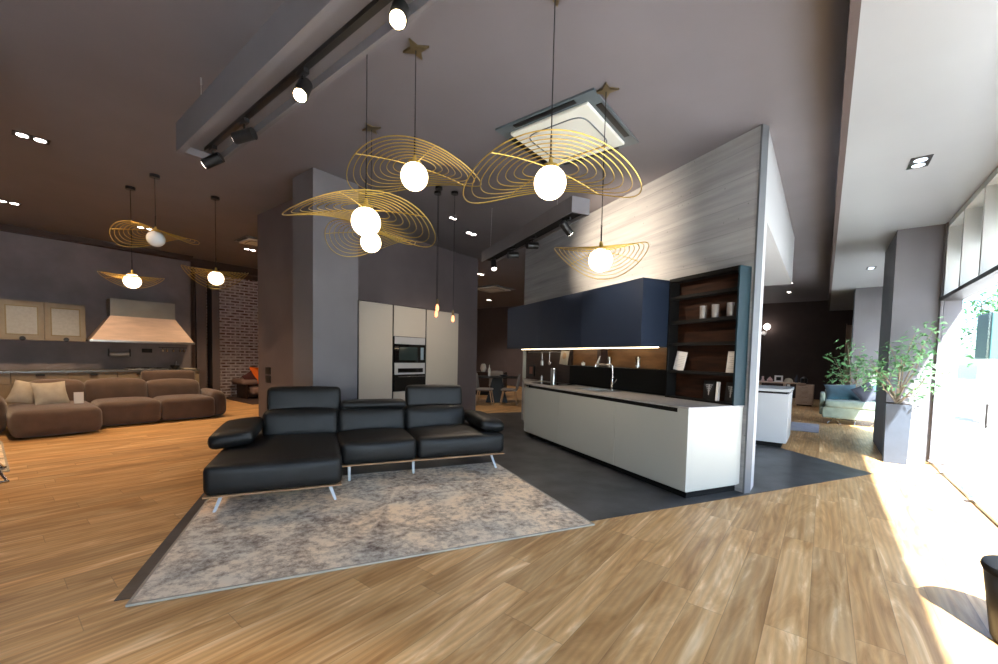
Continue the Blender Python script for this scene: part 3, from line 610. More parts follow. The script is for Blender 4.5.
def tree_mark(o, t, w, h):
    mb = MB()
    for k in range(4): mb.box(-t / 2 - 0.001, -t / 2, -w * (0.10 + 0.07 * k), w * (0.10 + 0.07 * k), h * (0.45 + 0.1 * k), h * (0.45 + 0.1 * k) + 0.008)
    mb.box(-t / 2 - 0.001, -t / 2, -0.006, 0.006, h * 0.25, h * 0.8)
    mb.build('emblem', mat('pale_print', (0.4, 0.4, 0.4), 0.7), o)
leaner('info_sheet', 'white printed sheet leaning at the left of the shelf', 'sheet', 3.80, 4.09, SHZ[3], 0.16, 0.235, 0.006, PAPER, 0.14, 0.12, mark=text_lines)
leaner('info_sheet', 'white printed sheet standing at the right of the shelf', 'sheet', 3.08, 4.10, SHZ[3], 0.14, 0.235, 0.006, PAPER, 0.12, 0.0, mark=text_lines)
leaner('book', 'black book with pale emblem beside a white-edged book', 'book', 3.36, 4.11, ZT + .021, 0.15, 0.225, 0.02, BLACKM, 0.12, -0.05, 'books on the bottom shelf', tree_mark)
leaner('book', 'narrow white book edge between the two black books', 'book', 3.25, 4.11, ZT + .021, 0.03, 0.215, 0.03, PAPER, 0.1, -0.03, 'books on the bottom shelf')
leaner('book', 'black book with pale emblem against the navy end panel', 'book', 3.09, 4.11, ZT + .021, 0.13, 0.22, 0.02, BLACKM, 0.12, 0.0, 'books on the bottom shelf', tree_mark)
# niche items
leaner('cookbook', 'open pale recipe book leaning over the hob end of the ledge', 'book', 6.36, 4.04, 1.303, 0.26, 0.25, 0.012, CREAMF, 0.12, 0.06, mark=lambda o, t, w, h: MB().sph((-t / 2, 0, h * .62), 0.06, (0.03, 1, 1)).build('picture', mat('recipe_picture', (0.35, 0.22, 0.12), 0.6), o))
def glass_vase(lab, u, h):
    o = thing('glass_vase', lab, 'vase', kp(u, 4.08, 1.303), KA, 'glass vases on the ledge')
    MB().lathe([(0.035, 0), (0.037, h), (0.034, h), (0.032, 0.01), (0.0, 0.01)], seg=18).build('vessel', VASEG, o, True)
    MB().lathe([(0.031, 0.01), (0.031, 0.045), (0.0, 0.045)], seg=18).build('filling', PAPER, o, True)
    MB().lathe([(0.009, 0.045), (0.009, h * 0.9)], seg=8).build('stem', CREAMF, o, True)
    return o
glass_vase('glass vase on the ledge just right of the dark divider', 5.12, 0.15)
glass_vase('glass vase on the ledge nearest the walnut shelving', 4.50, 0.16)
o = thing('small_jar', 'small lidded white jar on the ledge near the recipe book', 'jar', kp(5.80, 4.08, 1.303), KA)
MB().lathe([(0.03, 0), (0.035, 0.03), (0.028, 0.05)], seg=16).build('body', PAPER, o, True); MB().lathe([(0.028, 0.05), (0.01, 0.06), (0.012, 0.075), (0.0, 0.08)], seg=16).build('lid', CHROME, o, True)
o = tag(MB().tube([(0, 0.02, 0), (-0.01, 0.0, 0.06), (0, -0.02, 0.12), (0, -0.05, 0.16)], [0.02, 0.016, 0.012, 0.006], seg=8).build('figurine', PAPER, smooth=True), 'slim curved white ornament in front of the dark divider', 'ornament'); o.location = kp(5.31, 4.0155, 1.303); o.rotation_euler = (0, 0, KA)
ur = thing('utensil_rail', 'steel utensil rail under the navy cabinets by the hob', 'rail', kp(7.05, 4.13, 1.53), KA)
MB().cyl((0, -0.55, 0), (0, 0.85, 0), 0.007, seg=8).cyl((0, -0.5, 0), (0.033, -0.5, 0), 0.006, seg=8).cyl((0, 0.8, 0), (0.033, 0.8, 0), 0.006, seg=8).build('bar', STEEL, ur, True)
for (y, lab, kind) in ((0.22, 'hanging ladle with square head, left on the rail', 0), (-0.08, 'hanging skimmer with round head, right on the rail', 1)):
    o = thing('kitchen_utensil', lab, 'utensil', kp(7.05 + y, 4.115, 1.53), KA, 'utensils hanging on the rail')
    MB().cyl((0, 0, 0), (0, 0, -0.17), 0.004, seg=8).build('handle', STEEL, o, True)
    if kind == 0: MB().box(-0.012, 0.012, -0.04, 0.04, -0.27, -0.17, bev=0.006).build('head', STEEL, o)
    else: MB().sph((0, 0, -0.21), 0.045, (0.4, 1, 1)).build('head', CHROME, o, True)
o = thing('framed_photo', 'small dark framed picture at the left end of the niche', 'picture', kp(7.78, 4.15, 1.02), KA)
MB().box(-0.01, 0.01, -0.14, 0.14, 0, 0.24).build('frame', BLACKM, o); MB().box(-0.012, -0.01, -0.07, 0.07, 0.05, 0.2).build('print', mat('reddish_print', (0.25, 0.10, 0.07), 0.6), o)
o = thing('pepper_mill', 'small steel pepper mill on the counter below the utensils', 'mill', kp(7.15, 4.05, ZT), KA)
MB().lathe([(0.022, 0), (0.014, 0.04), (0.02, 0.08), (0.012, 0.1)], seg=12).build('body', STEEL, o, True); MB().sph((0, 0, 0.11), 0.014).build('knob', CHROME, o, True)
o = thing('steel_canister', 'tall steel canister standing on the counter by the hob', 'canister', kp(6.75, 4.08, ZT), KA)
MB().lathe([(0.055, 0), (0.055, 0.24), (0.05, 0.25)], seg=20).build('body', STEEL, o, True); MB().lathe([(0.056, 0.25), (0.056, 0.27), (0.0, 0.275)], seg=20).build('lid', CHROME, o, True)

# ================================================================== TALL CABINETS IN THE MIDDLE
XT = -6.98
def tallcab(y0, y1, lab, kind):
    c = thing('tall_cabinet', lab, 'cabinet', (XT, (y0 + y1) / 2, 0), 0, 'tall beige cabinets in the middle wall')
    h = (y1 - y0) / 2
    MB().box(-0.6, -0.022, -h + .005, h - .005, 0.08, 2.435).build('body', BLACKP, c)
    if kind == 'plain':
        MB().box(-0.02, 0, -h + 0.012, h - 0.012, 0.1, 2.43, bev=0.003).build('door', LACQT, c)
    else:
        MB().box(-0.02, 0, -h + 0.012, h - 0.012, 1.80, 2.43, bev=0.003).build('door', LACQT, c)
        MB().box(-0.02, 0, -h + 0.012, h - 0.012, 0.1, 0.64, bev=0.003).build('drawer', LACQT, c)
    return c
tallcab(4.50, 5.30, 'tall beige cabinet left of the built-in ovens', 'plain')
tallcab(5.31, 6.19, 'tall beige cabinet housing microwave and oven', 'oven')
tallcab(6.20, 7.23, 'tall beige cabinet right of the built-in ovens', 'plain')
h = 0.41
o = thing('microwave', 'built-in black glass microwave with steel trim above the oven', 'microwave', (XT, 5.75, 1.25))
MB().box(-0.02, 0.0, -h, h, 0.0, 0.40).build('body', BGLASS, o)
MB().box(0.0, 0.015, -h, h, 0.39, 0.54, bev=0.003).build('steel_trim', STEELT, o)
MB().box(0.0, 0.01, -h + .12, h - .22, 0.05, 0.33).build('door_window', mat('oven_window', (0.03, 0.045, 0.045), 0.1), o)
MB().box(0.0, 0.012, h - .12, h - 0.04, 0.06, 0.33).build('control_panel', mat('bluish_display', (0.25, 0.33, 0.4), 0.3), o)
o = thing('oven', 'built-in steel and black glass oven below the microwave', 'oven', (XT, 5.75, 0.66))
MB().box(-0.02, 0.0, -h, h, 0.0, 0.58).build('body', BGLASS, o)
MB().box(0.0, 0.015, -h, h, 0.34, 0.585, bev=0.003).build('control_panel', STEELT, o)
MB().box(0.015, 0.018, -h + .08, h - .06, 0.38, 0.47).build('display', BGLASS, o)
od = MB().box(0.0, 0.012, -h, h, 0.0, 0.33, bev=0.003).build('door', BGLASS, o)
MB().cyl((0.05, -h + .06, 0.295), (0.05, h - .04, 0.295), 0.012).cyl((0.0, -h + .1, 0.295), (0.05, -h + .1, 0.295), 0.009).cyl((0.0, h - .1, 0.295), (0.05, h - .1, 0.295), 0.009).build('handle', CHROME, od, True)

# ================================================================== PENDANTS
CZ_ = CZ
STARPTS = []
for k in range(8):
    a = PI / 4 * k; r = 0.115 if k % 2 == 0 else 0.045
    STARPTS.append((r * math.cos(a), r * math.sin(a)))
def pendant(x, y, z, Rr, k, a, psi, lab, globe=GLOBE, canopy='star', ph0=0.0, power=14, starrot=0.4, lit=True, wires=(0.95, -0.95)):
    o = thing('pendant_lamp', lab, 'pendant lamp', (x, y, z), 0, 'pendant lamps with wavy brass wire shades')
    MB().sph((0, 0, 0), 0.11, u=32, v=20).build('globe', globe, o, True)
    MB().lathe([(0.055, 0.095), (0.055, 0.115), (0.02, 0.12), (0.012, 0.17), (0.0, 0.17)], seg=20).build('socket', GOLD, o, True)
    H = CZ_ - z
    MB().cyl((0, 0, 0.16), (0, 0, H - 0.02), 0.004, seg=6).cyl((0, 0, 0.16), (0, 0, 0.32), 0.007, seg=8).build('cord', BLACKM, o, True)
    if canopy == 'star':
        m_ = MB(); m_.prism(STARPTS, H - 0.018, H - 0.001); ob = m_.build('canopy', BRASSD, o); ob.rotation_euler = (0, 0, starrot)
    else:
        MB().cyl((0, 0, H - 0.04), (0, 0, H), 0.06, seg=20).build('canopy', BLACKM, o, True)
    mb = MB(); zc = 0.018
    def P(r, p):
        t = r / Rr; X = r * math.cos(p); Y = k * r * math.sin(p); Z = a * t * t * math.cos(2 * p) + abs(a) * (1 - t * t) * 0.8
        return Vector((math.cos(psi) * X - math.sin(psi) * Y, math.sin(psi) * X + math.cos(psi) * Y, zc + Z))
    N = 8
    for i in range(N):
        r = Rr * (0.22 + 0.78 * (i + 1) / N)
        n = 56
        mb.tube([P(r, 2 * PI * q / n) for q in range(n)], 0.0033 if i < N - 1 else 0.0042, closed=True, seg=5)
    for w in wires:
        pts = [P(Rr * abs(t), w if t >= 0 else w + PI) for t in [-1 + 2 * q / 20 for q in range(21)]]
        mb.tube(pts, 0.0034, seg=5)
    mb.build('wire_shade', GOLD, o, True)
    return o
pendant(-1.532, 2.461, 2.617, 0.60, 0.742, -0.10, 0.507, 'largest wire pendant lamp, hanging before the ceiling cassette')
pendant(-2.69, 2.24, 2.87, 0.552, 0.774, -0.085, 0.444, 'wire pendant lamp hanging below the star plate at top middle')
pendant(-2.83, 1.885, 2.438, 0.585, 0.66, -0.09, 1.418, 'wide wire pendant lamp, lowest over the chaise, overlapping another')
pendant(-3.99, 2.72, 2.65, 0.523, 0.85, -0.10, 0.044, 'small wire pendant lamp partly hidden behind a wider one')
pendant(-1.68, 3.62, 2.34, 0.60, 0.70, -0.085, 1.922, 'wire pendant lamp hanging before the lit concrete wall')
pendant(-7.55, 1.61, 2.99, 0.582, 0.719, -0.10, 0.468, 'unlit wire pendant lamp with white globe at the left', GLOBEOFF, 'disc')
pendant(-8.42, 1.50, 2.46, 0.48, 0.8, -0.07, 2.97, 'lit pendant lamp hanging left of the range hood', GLOBEB, 'disc')
pendant(-7.79, 2.42, 2.59, 0.56, 0.80, -0.12, 2.88, 'lit pendant lamp hanging in front of the dark pilasters', GLOBEB, 'disc')
for (x, y, z, lab) in ((-4.69, 4.36, 2.05, 'bare filament bulb pendant, lower left of the cluster'), (-4.48, 4.51, 1.98, 'bare filament bulb pendant, right one of the cluster'), (-4.54, 4.24, 2.12, 'bare filament bulb pendant, highest of the cluster')):
    o = thing('filament_pendant', lab, 'pendant lamp', (x, y, z), 0, 'filament bulb pendants in front of the tall cabinets')
    MB().lathe([(0.0, -0.05), (0.018, -0.04), (0.027, -0.01), (0.02, 0.03), (0.012, 0.05), (0.0, 0.055)], seg=16).build('bulb', EDISON, o, True)
    MB().lathe([(0.018, 0.055), (0.018, 0.12), (0.006, 0.135)], seg=14).build('socket', BRASSD, o, True)
    MB().cyl((0, 0, 0.13), (0, 0, CZ - z - 0.02), 0.004, seg=6).build('cord', BLACKM, o, True)
    MB().cyl((0, 0, CZ - z - 0.035), (0, 0, CZ - z), 0.055, seg=18).build('canopy', BLACKM, o, True)

# ================================================================== TRACK BEAMS
BZ = 3.20
bm1 = thing('track_beam', 'long grey suspended lighting beam with black track, top left', 'lighting beam', (-4.66, 1.15, BZ))
MB().box(0, 5.4, 0, 0.05, 0, 0.25).box(0, 5.4, 0.30, 0.33, 0.0, 0.25).box(0, 5.4, 0.05, 0.30, 0.06, 0.25).box(0, 0.05, 0.05, 0.3, 0, 0.06).build('housing', WALLG, bm1)
MB().box(0.15, 5.3, 0.17, 0.21, 0.03, 0.06).build('track', BLACKM, bm1)
for x in (0.12, 2.9): MB().cyl((x, 0.16, 0.25), (x, 0.16, CZ - BZ), 0.003, seg=6).cyl((x, .16, CZ - BZ - .06), (x, .16, CZ - BZ), 0.008, seg=8).build('suspension_wire', STEEL, bm1)
def track_spot(loc, d, lab, lens, power, group, L=0.16, color=(1.0, .8, .6), ang=60):
    o = thing('track_spotlight', lab, 'spotlight', loc, 0, group)
    d = Vector(d).normalized()
    MB().box(-0.05, 0.05, -0.018, 0.018, -0.03, 0.0).cyl((0, 0, -0.03), (0, 0, -0.09), 0.008, seg=8).build('adapter', BLACKM, o)
    c = Vector((0, 0, -0.12)); a = c - d * L * 0.5; b_ = c + d * L * 0.5
    MB().cyl(a, b_, 0.045, seg=24).build('barrel', BLACKM, o, True)
    MB().cyl(b_, b_ + d * 0.004, 0.038, seg=24).build('lens', lens, o, True)
    spot(o, b_ + d * 0.02, d, power, angle=ang, color=color)
    return o
G1 = 'spotlights on the long suspended beam'; tz = BZ + 0.03
track_spot((-1.74, 1.34, tz), (0.5, -0.5, -0.9), 'glaring warm spotlight at the very top of the photo', LAMPW, 170, G1)
track_spot((-2.72, 1.34, tz), (0.5, -0.5, -0.9), 'glaring warm spotlight, second along the long beam', LAMPW, 170, G1)
track_spot((-3.66, 1.34, tz), (-0.9, -0.6, -0.25), 'black spotlight with white front, third along the long beam', LAMPC, 40, G1)
track_spot((-4.36, 1.34, tz), (-0.9, -0.8, -0.6), 'black spotlight nearest the end of the long beam', LAMPC, 60, G1)
BZ2 = 3.0
bm2 = thing('track_beam', 'dark suspended lighting beam hanging in front of concrete wall', 'lighting beam', kp(3.84, 2.49, BZ2), KA)
MB().box(0, 0.02, 0, 2.7, 0, 0.17).box(0.21, 0.23, 0, 2.7, 0, 0.17).box(0.02, 0.21, 0, 2.7, 0.06, 0.17).box(0.02, 0.21, 0, 0.02, 0.0, 0.06).build('housing', WALLG, bm2)
MB().box(0.022, 0.208, 0.022, 2.69, 0.035, 0.06).build('track', BLACKP, bm2)
for y in (0.5, 2.6): MB().cyl((0.115, y, 0.17), (0.13, y, CZ - BZ2), 0.003, seg=6).build('suspension_wire', STEEL, bm2)
G2 = 'spotlights on the beam before the concrete wall'
wd = PV
for (u, d, lab, lens, pw) in ((4.12, PV * 0.9 + KV * 0.1 + Vector((0, 0, -0.75)), 'spotlight nearest the near end of the dark beam', LAMPC, 110), (4.95, PV * 1.0 + Vector((0, 0, 0.12)), 'second spotlight along the dark beam, turned to the wall', BLACKM, 170),
                        (5.55, PV * 1.0 - KV * 0.1 + Vector((0, 0, 0.1)), 'third spotlight along the dark beam', BLACKM, 170), (6.28, -KV * 0.5 - PV * 0.1 + Vector((0, 0, -1)), 'lit spotlight at the far end of the dark beam', LAMPC, 60)):
    track_spot(kp(u, 2.605, BZ2 + 0.035), d, lab, lens, pw, G2, ang=85)

# ceiling cassette
def cassette(c, half, lab, rot=0.0):
    o = thing('ceiling_cassette', lab, 'air conditioner', (c[0], c[1], CZ), rot, None)
    a = half
    MB().box(-a, a, -a, a, -0.02, 0).build('recess_frame', ACG, o)
    MB().box(-a * .80, a * .80, -a * .80, a * .80, -0.055, -0.02, bev=0.012).build('panel', ACW, o)
    for k in range(4):
        f = MB().box(-a * .62, a * .62, a * .86, a * .96, -0.028, -0.02).build('air_outlet', BLACKM, o); f.rotation_euler = (0, 0, k * PI / 2)
    n = 40; pts = []
    for q in range(n):
        t = 2 * PI * q / n; e = 0.35
        pts.append((a * .60 * math.copysign(abs(math.cos(t)) ** e, math.cos(t)), a * .60 * math.copysign(abs(math.sin(t)) ** e, math.sin(t)), -0.056))
    MB().tube(pts, 0.008, closed=True, seg=6).build('grille_outline', ACG, o, True)
    return o
cassette((-2.33, 4.10), 0.575, 'white square ceiling air conditioner near the concrete wall')
cassette((-9.55, 11.6), 0.60, 'far ceiling air conditioner above the dining table')
cassette((-10.1, 3.95), 0.35, 'small ceiling air conditioner by the brick wall')

# downlights
def twin_down(x, y, z, lab, lens=LAMPC, pw=60, grp='twin recessed ceiling downlights', color=(1.0, .74, .5), ang=95, rot=0.0, s=1.0):
    o = thing('recessed_downlight', lab, 'downlight', (x, y, z), rot, grp)
    MB().box(-0.08 * s, 0.08 * s, -0.15 * s, 0.15 * s, -0.006, 0, bev=0.002).build('frame', BLACKM, o)
    for sy in (-0.07, 0.07):
        MB().cyl((0, sy * s, -0.010), (0, sy * s, -0.006), 0.05 * s, seg=20).build('lens', lens, o, True)
    if pw: spot(o, (0, 0, -0.03), (0, 0, -1), pw, color=color, angle=ang, size=0.06)
    return o
WARM = (1.0, 0.66, 0.38)
twin_down(-7.45, 0.45, CZ, 'bright twin downlight nearest the left of the photo', pw=420, color=WARM, ang=125)
twin_down(-11.08, 0.38, CZ, 'twin downlight above the left chaise sofa', pw=330, color=WARM, ang=115)
twin_down(-5.68, 6.2, CZ, 'twin downlight in front of the tall cabinets', pw=120, color=(1, .8, .62), ang=110)
twin_down(-10.97, 2.17, CZ, 'twin downlight seen through the unlit pendant shade', pw=260, color=WARM, ang=115)
twin_down(-11.03, 4.14, CZ, 'twin downlight near the brick wall', pw=330, color=WARM, ang=115)
twin_down(-5.33, 5.33, CZ, 'small round downlight above the filament bulbs', pw=60, s=0.6, color=(1, .8, .62), ang=110)
twin_down(-11.6, 13.88, CZ, 'far twin downlight beyond the dining table', pw=260, color=(1.0, .8, .65), ang=120)
twin_down(-8.2, 9.4, CZ, 'downlight above the dining table', pw=170, color=(1.0, .8, .62), ang=100)
twin_down(-1.07, 17.5, CZ, 'twin downlight in the far dark room', pw=50, color=(1, .85, .75), ang=110)
twin_down(-0.91, 15.57, CZ, 'small downlight by the end of the white bulkhead', pw=40, color=(1, .85, .75), ang=110, s=0.7)
twin_down(-14.0, 5.2, CZ - 0.0, 'added unseen downlight for the brick wall', pw=300, color=(1.0, .78, .6), ang=110)  # extra lamp added to brighten the brick, out of sight behind the header
twin_down(0.66, 5.93, 3.47, 'square twin downlight in the pale soffit, near one', pw=8, color=(1, .95, .9), lens=mat('lamp_dim', (0.8, 0.9, 1.0), .3, emit=1.6))
twin_down(0.69, 11.79, 3.47, 'square twin downlight in the pale soffit, far one', pw=8, color=(1, .95, .9), lens=MATS['lamp_dim'])
o = thing('wall_sconce', 'lit wall sconce with curved arm on the dark brown wall', 'sconce', (-2.06, 20.5, 2.65))
MB().cyl((0, -0.03, 0), (0, 0, 0), 0.08, seg=20).build('wall_plate', PAPER, o, True)
MB().tube([(0, -0.03, 0), (0.05, -0.15, -0.1), (0.12, -0.25, -0.05), (0.14, -0.28, 0.12)], 0.02, seg=8).build('arm', PAPER, o, True)
MB().sph((0.14, -0.28, 0.24), 0.12).build('shade', LAMPC, o, True)

# wall switches
for (x, z, lab) in ((-7.74, 1.08, 'upper black switch plate on the pier'), (-7.74, 0.93, 'lower black switch plate on the pier')):
    o = thing('light_switch', lab, 'switch', (x, 3.19, z), 0, 'switch plates on the pier')
    MB().box(-0.10, 0.10, -0.012, 0, -0.06, 0.06, bev=0.003).build('plate', BLACKM, o); MB().box(-0.08, 0.08, -0.016, -0.012, -0.035, 0.035).build('button', DARKM, o)
o = thing('thermostat', 'small pale thermostat on the pier corner', 'thermostat', (-6.55, 3.19, 1.54))
MB().box(-0.05, 0.05, -0.02, 0, -0.06, 0.06, bev=0.004).build('case', PAPER, o); MB().box(-0.035, 0.035, -0.023, -0.02, -0.0, 0.04).build('display', BLACKM, o)

# ================================================================== LEFT KITCHEN
XW = -13.3
for k in range(3):
    y0 = -0.36 + k * 0.62
    c = thing('glazed_wall_cabinet', ['greige wall cabinet with frosted door, cut by the photo edge', 'greige wall cabinet with frosted door, middle one', 'greige wall cabinet with frosted door, next to the range hood'][k], 'cabinet', (XW, y0, 1.555), 0, 'frosted wall cabinets on the left wall')
    MB().box(0.002, 0.38, 0.002, 0.618, 0, 0.80).build('body', CABG, c)
    df = MB().box(0.38, 0.40, 0.005, 0.085, 0, .80).box(0.38, 0.40, 0.535, 0.615, 0, .8).box(0.38, 0.40, 0.085, 0.535, 0, .10).box(0.38, 0.40, 0.085, 0.535, .70, .80).build('door', CABG, c)
    MB().box(0.382, 0.392, 0.085, 0.535, 0.10, 0.70).build('pane', FROST, df)
    MB().box(0.392, 0.404, 0.085, 0.105, 0.10, 0.70).box(0.392, 0.404, 0.515, 0.535, 0.10, 0.70).box(0.392, 0.404, 0.105, 0.515, 0.10, 0.12).box(0.392, 0.404, 0.105, 0.515, 0.68, 0.70).build('bead', BRASSD, df)
    MB().cyl((0.40, 0.31, 0.03), (0.425, 0.31, 0.03), 0.045, seg=16).build('handle', BLACKM, df, True)
labs = ['greige base cabinet at the left photo edge', 'greige base cabinet behind the two cream cushions', 'greige base cabinet left of the hob', 'greige base cabinet under the range hood', 'greige base cabinet at the right end by the pilasters']
for k in range(5):
    y0 = -0.4 + k * 0.79
    c = thing('base_cabinet', labs[k], 'cabinet', (XW, y0, 0), 0, 'greige base cabinets on the left wall')
    MB().box(0.002, 0.58, 0.002, 0.788, 0.1, 0.88).build('body', CABG, c)
    dw = MB().box(0.58, 0.60, 0.006, 0.784, 0.66, 0.875, bev=0.003).build('drawer', CABG, c)
    MB().box(0.58, 0.60, 0.006, 0.784, 0.11, 0.65, bev=0.003).build('door', CABG, c)
    MB().box(0.60, 0.63, 0.33, 0.46, 0.81, 0.85, bev=0.008).build('handle', BLACKM, dw)
    MB().box(0.06, 0.54, 0.0, 0.79, 0.0, 0.1).build('plinth', DARKW, c)
tag(MB().box(XW + .002, XW + 0.64, -0.42, 3.55, 0.88, 0.925, bev=0.004).build('worktop', mat('dark_steel_worktop', (0.16, 0.17, 0.17), 0.25, metal=0.5)), 'dark polished worktop along the left wall', 'worktop')
hd = thing('range_hood', 'large trapezoid copper range hood with grey chimney', 'range hood', (XW, 2.50, 1.57))
MB().box(0.002, 0.42, -0.60, 0.60, 0.60, 1.0).build('chimney', HOODG, hd)
MB().hull8([(0.002, -0.95, 0.04), (0.56, -0.95, 0.04), (0.56, 0.95, 0.04), (0.002, 0.95, 0.04)], [(0.002, -0.60, 0.60), (0.42, -0.60, 0.60), (0.42, 0.60, 0.60), (0.002, 0.60, 0.60)]).build('canopy', HOODM, hd)
MB().box(0.002, 0.58, -0.97, 0.97, -0.01, 0.04, bev=0.004).build('rim', STEEL, hd)
def rail(lab, y0, y1, z, group=None):
    o = thing('utensil_rail', lab, 'rail', (XW, (y0 + y1) / 2, z))
    h = (y1 - y0) / 2
    MB().cyl((0.05, -h, 0), (0.05, h, 0), 0.008, seg=8).cyl((0.002, -h, 0), (0.05, -h, 0), 0.012, seg=8).cyl((0.002, h, 0), (0.05, h, 0), 0.012, seg=8).build('bar', BLACKM, o, True)
    return o
rail('black rail at the right under the range hood', 2.86, 3.42, 1.47)
for k, y in enumerate((2.92, 3.0, 3.14, 3.28, 3.36)):
    o = thing('hanging_mug', ['small steel cup, first from the left under the hood', 'small steel cup, second from the left under the hood', 'small steel cup, middle one under the hood', 'small steel cup, second from the right under the hood', 'small steel cup, rightmost under the hood'][k], 'cup', (XW + 0.05, y, 1.36), 0, 'small cups on the rail under the range hood')
    MB().lathe([(0.02, 0), (0.028, 0.055), (0.024, 0.055)], seg=14).build('cup', CHROME, o, True); MB().tube([(0, 0, .05), (0, 0.0, .102)], 0.003, seg=6).build('hook', BLACKM, o)
o = thing('wall_rack', 'steel roll holder on the wall left of the hob', 'rack', (XW, 2.10, 1.28))
MB().cyl((0.06, -0.17, 0), (0.06, 0.17, 0), 0.05, seg=20).build('roll', STEEL, o, True)
MB().box(0.002, 0.07, -0.20, -0.18, -0.05, 0.13).box(0.002, 0.07, 0.18, 0.20, -0.05, 0.13).build('bracket', BLACKM, o)
o = thing('socket_plate', 'dark socket plate on the wall behind the hob', 'socket', (XW, 2.62, 1.38)); MB().box(0.002, 0.02, -0.1, 0.1, -0.05, 0.05, bev=.004).build('plate', BLACKM, o); MB().box(0.02, 0.024, -0.03, 0.03, -0.02, 0.02).build('outlet', DARKM, o)
o = thing('gas_hob', 'black gas hob on the dark worktop below the copper hood', 'hob', (XW + 0.32, 2.54, 0.925))
MB().box(-0.25, 0.25, -0.38, 0.38, 0, 0.02, bev=0.004).build('plate', STEEL, o)
for y in (-0.25, 0, 0.25): MB().cyl((0, y, 0.02), (0, y, 0.035), 0.05, seg=16).box(-0.12, 0.12, y - .006, y + .006, .03, .045).box(-.006, .006, y - .1, y + .1, .03, .045).build('burner', BLACKM, o)
o = thing('mortar_bowl', 'black bowl of utensils on the worktop right of the gas hob', 'bowl', (XW + 0.35, 3.10, 0.925))
MB().lathe([(0.05, 0), (0.09, 0.05), (0.10, 0.10), (0.09, 0.10), (0.0, 0.04)], seg=20).build('bowl', BLACKM, o, True); MB().cyl((0, 0, 0.05), (0.03, 0.02, 0.2), 0.012, seg=8).build('pestle', STEEL, o, True)
tag(MB().box(XW + 0.2, XW + 0.55, 3.22, 3.50, 0.925, 0.95, bev=0.004).build('cutting_board', CREAMF), 'pale board lying on the right end of the dark worktop', 'cutting board')

# ================================================================== BROWN SOFA (faces +X)
sf = thing('sectional_sofa', 'taupe fabric sectional sofa with chaise at the left', 'sofa', (0, 0, 0))
def slump(q): return q
MB().cushion(-11.0, -9.42, 0.27, 1.27, 0.03, 0.44, r=0.10, puff=0.03).build('chaise_seat', TAUPE, sf, True)
MB().cushion(-11.0, -9.95, 1.28, 2.17, 0.03, 0.45, r=0.09, puff=0.03).build('seat_cushion', TAUPE, sf, True)
MB().cushion(-11.0, -10.0, 2.18, 3.08, 0.03, 0.45, r=0.09, puff=0.03).build('seat_cushion', TAUPE, sf, True)
def bl(q): return (q[0] - (q[2] - 0.4) * 0.25, q[1], q[2])
for (a, b_, z) in ((0.5, 1.22, 0.80), (1.23, 2.12, 0.80), (2.13, 3.02, 0.76)):
    MB().cushion(-11.05, -10.72, a, b_, 0.35, z, r=0.09, puff=0.04, fn=bl).build('backrest', TAUPE, sf, True)
MB().cushion(-11.12, -10.98, 2.10, 3.02, 0.72, 0.96, r=0.05, puff=0.01, fn=bl).build('headrest', TAUPE, sf, True)
def armb(q):
    t = (q[1] - 3.03) / 0.4
    return (q[0], q[1], q[2] - 0.10 * max(0, t) ** 2 * (1 if q[2] > 0.3 else 0))
MB().cushion(-11.1, -10.12, 3.05, 3.34, 0.03, 0.57, r=0.12, puff=0.02, fn=armb).build('armrest', TAUPE, sf, True)
MB().cushion(-11.1, -10.15, -0.12, 0.26, 0.03, 0.60, r=0.13, puff=0.03).build('armrest', TAUPE, sf, True)
def pillow(lab, loc, rot, w=0.5, m_=CREAMF, cat_g='cream cushions on the taupe sofa', name='cushion'):
    mb = MB(); n = 12; g = {}
    for s in (1, -1):
        for i in range(n + 1):
            for j in range(n + 1):
                x, y = -1 + 2 * i / n, -1 + 2 * j / n
                if s == -1 and (i in (0, n) or j in (0, n)): g[(s, i, j)] = g[(1, i, j)]; continue
                th = 0.075 * (max(0, (1 - x * x) * (1 - y * y))) ** 0.45
                pin = 1 - 0.10 * (1 - abs(x)) * abs(y) ** 3 if False else 1
                px = x * w / 2 * (1 - 0.09 * (1 - y * y)); py = y * w / 2 * (1 - 0.09 * (1 - x * x))
                g[(s, i, j)] = mb.b.verts.new((s * th, px, py))
        for i in range(n):
            for j in range(n): mb.b.faces.new((g[(s, i, j)], g[(s, i + 1, j)], g[(s, i + 1, j + 1)], g[(s, i, j + 1)]))
    o = mb.build(name, m_, smooth=True); o.location = loc; o.rotation_euler = rot
    return tag(o, lab, 'cushion', cat_g)
pillow('cream cushion leaning further left on the taupe chaise', (-10.5, 0.50, 0.64), (R(-14), R(-28), R(-12)), 0.42)
pillow('cream cushion nearer the middle of the taupe chaise', (-10.2, 0.74, 0.64), (R(3), R(-26), R(8)), 0.42)
o = thing('price_card', 'small white card standing on the taupe chaise', 'card', (-9.98, 1.05, 0.468)); MB().box(-0.004, 0.004, -0.06, 0.06, 0, 0.19).build('card', PAPER, o); MB().box(-.03, .03, -.05, .05, 0, .004).build('foot', PAPER, o)

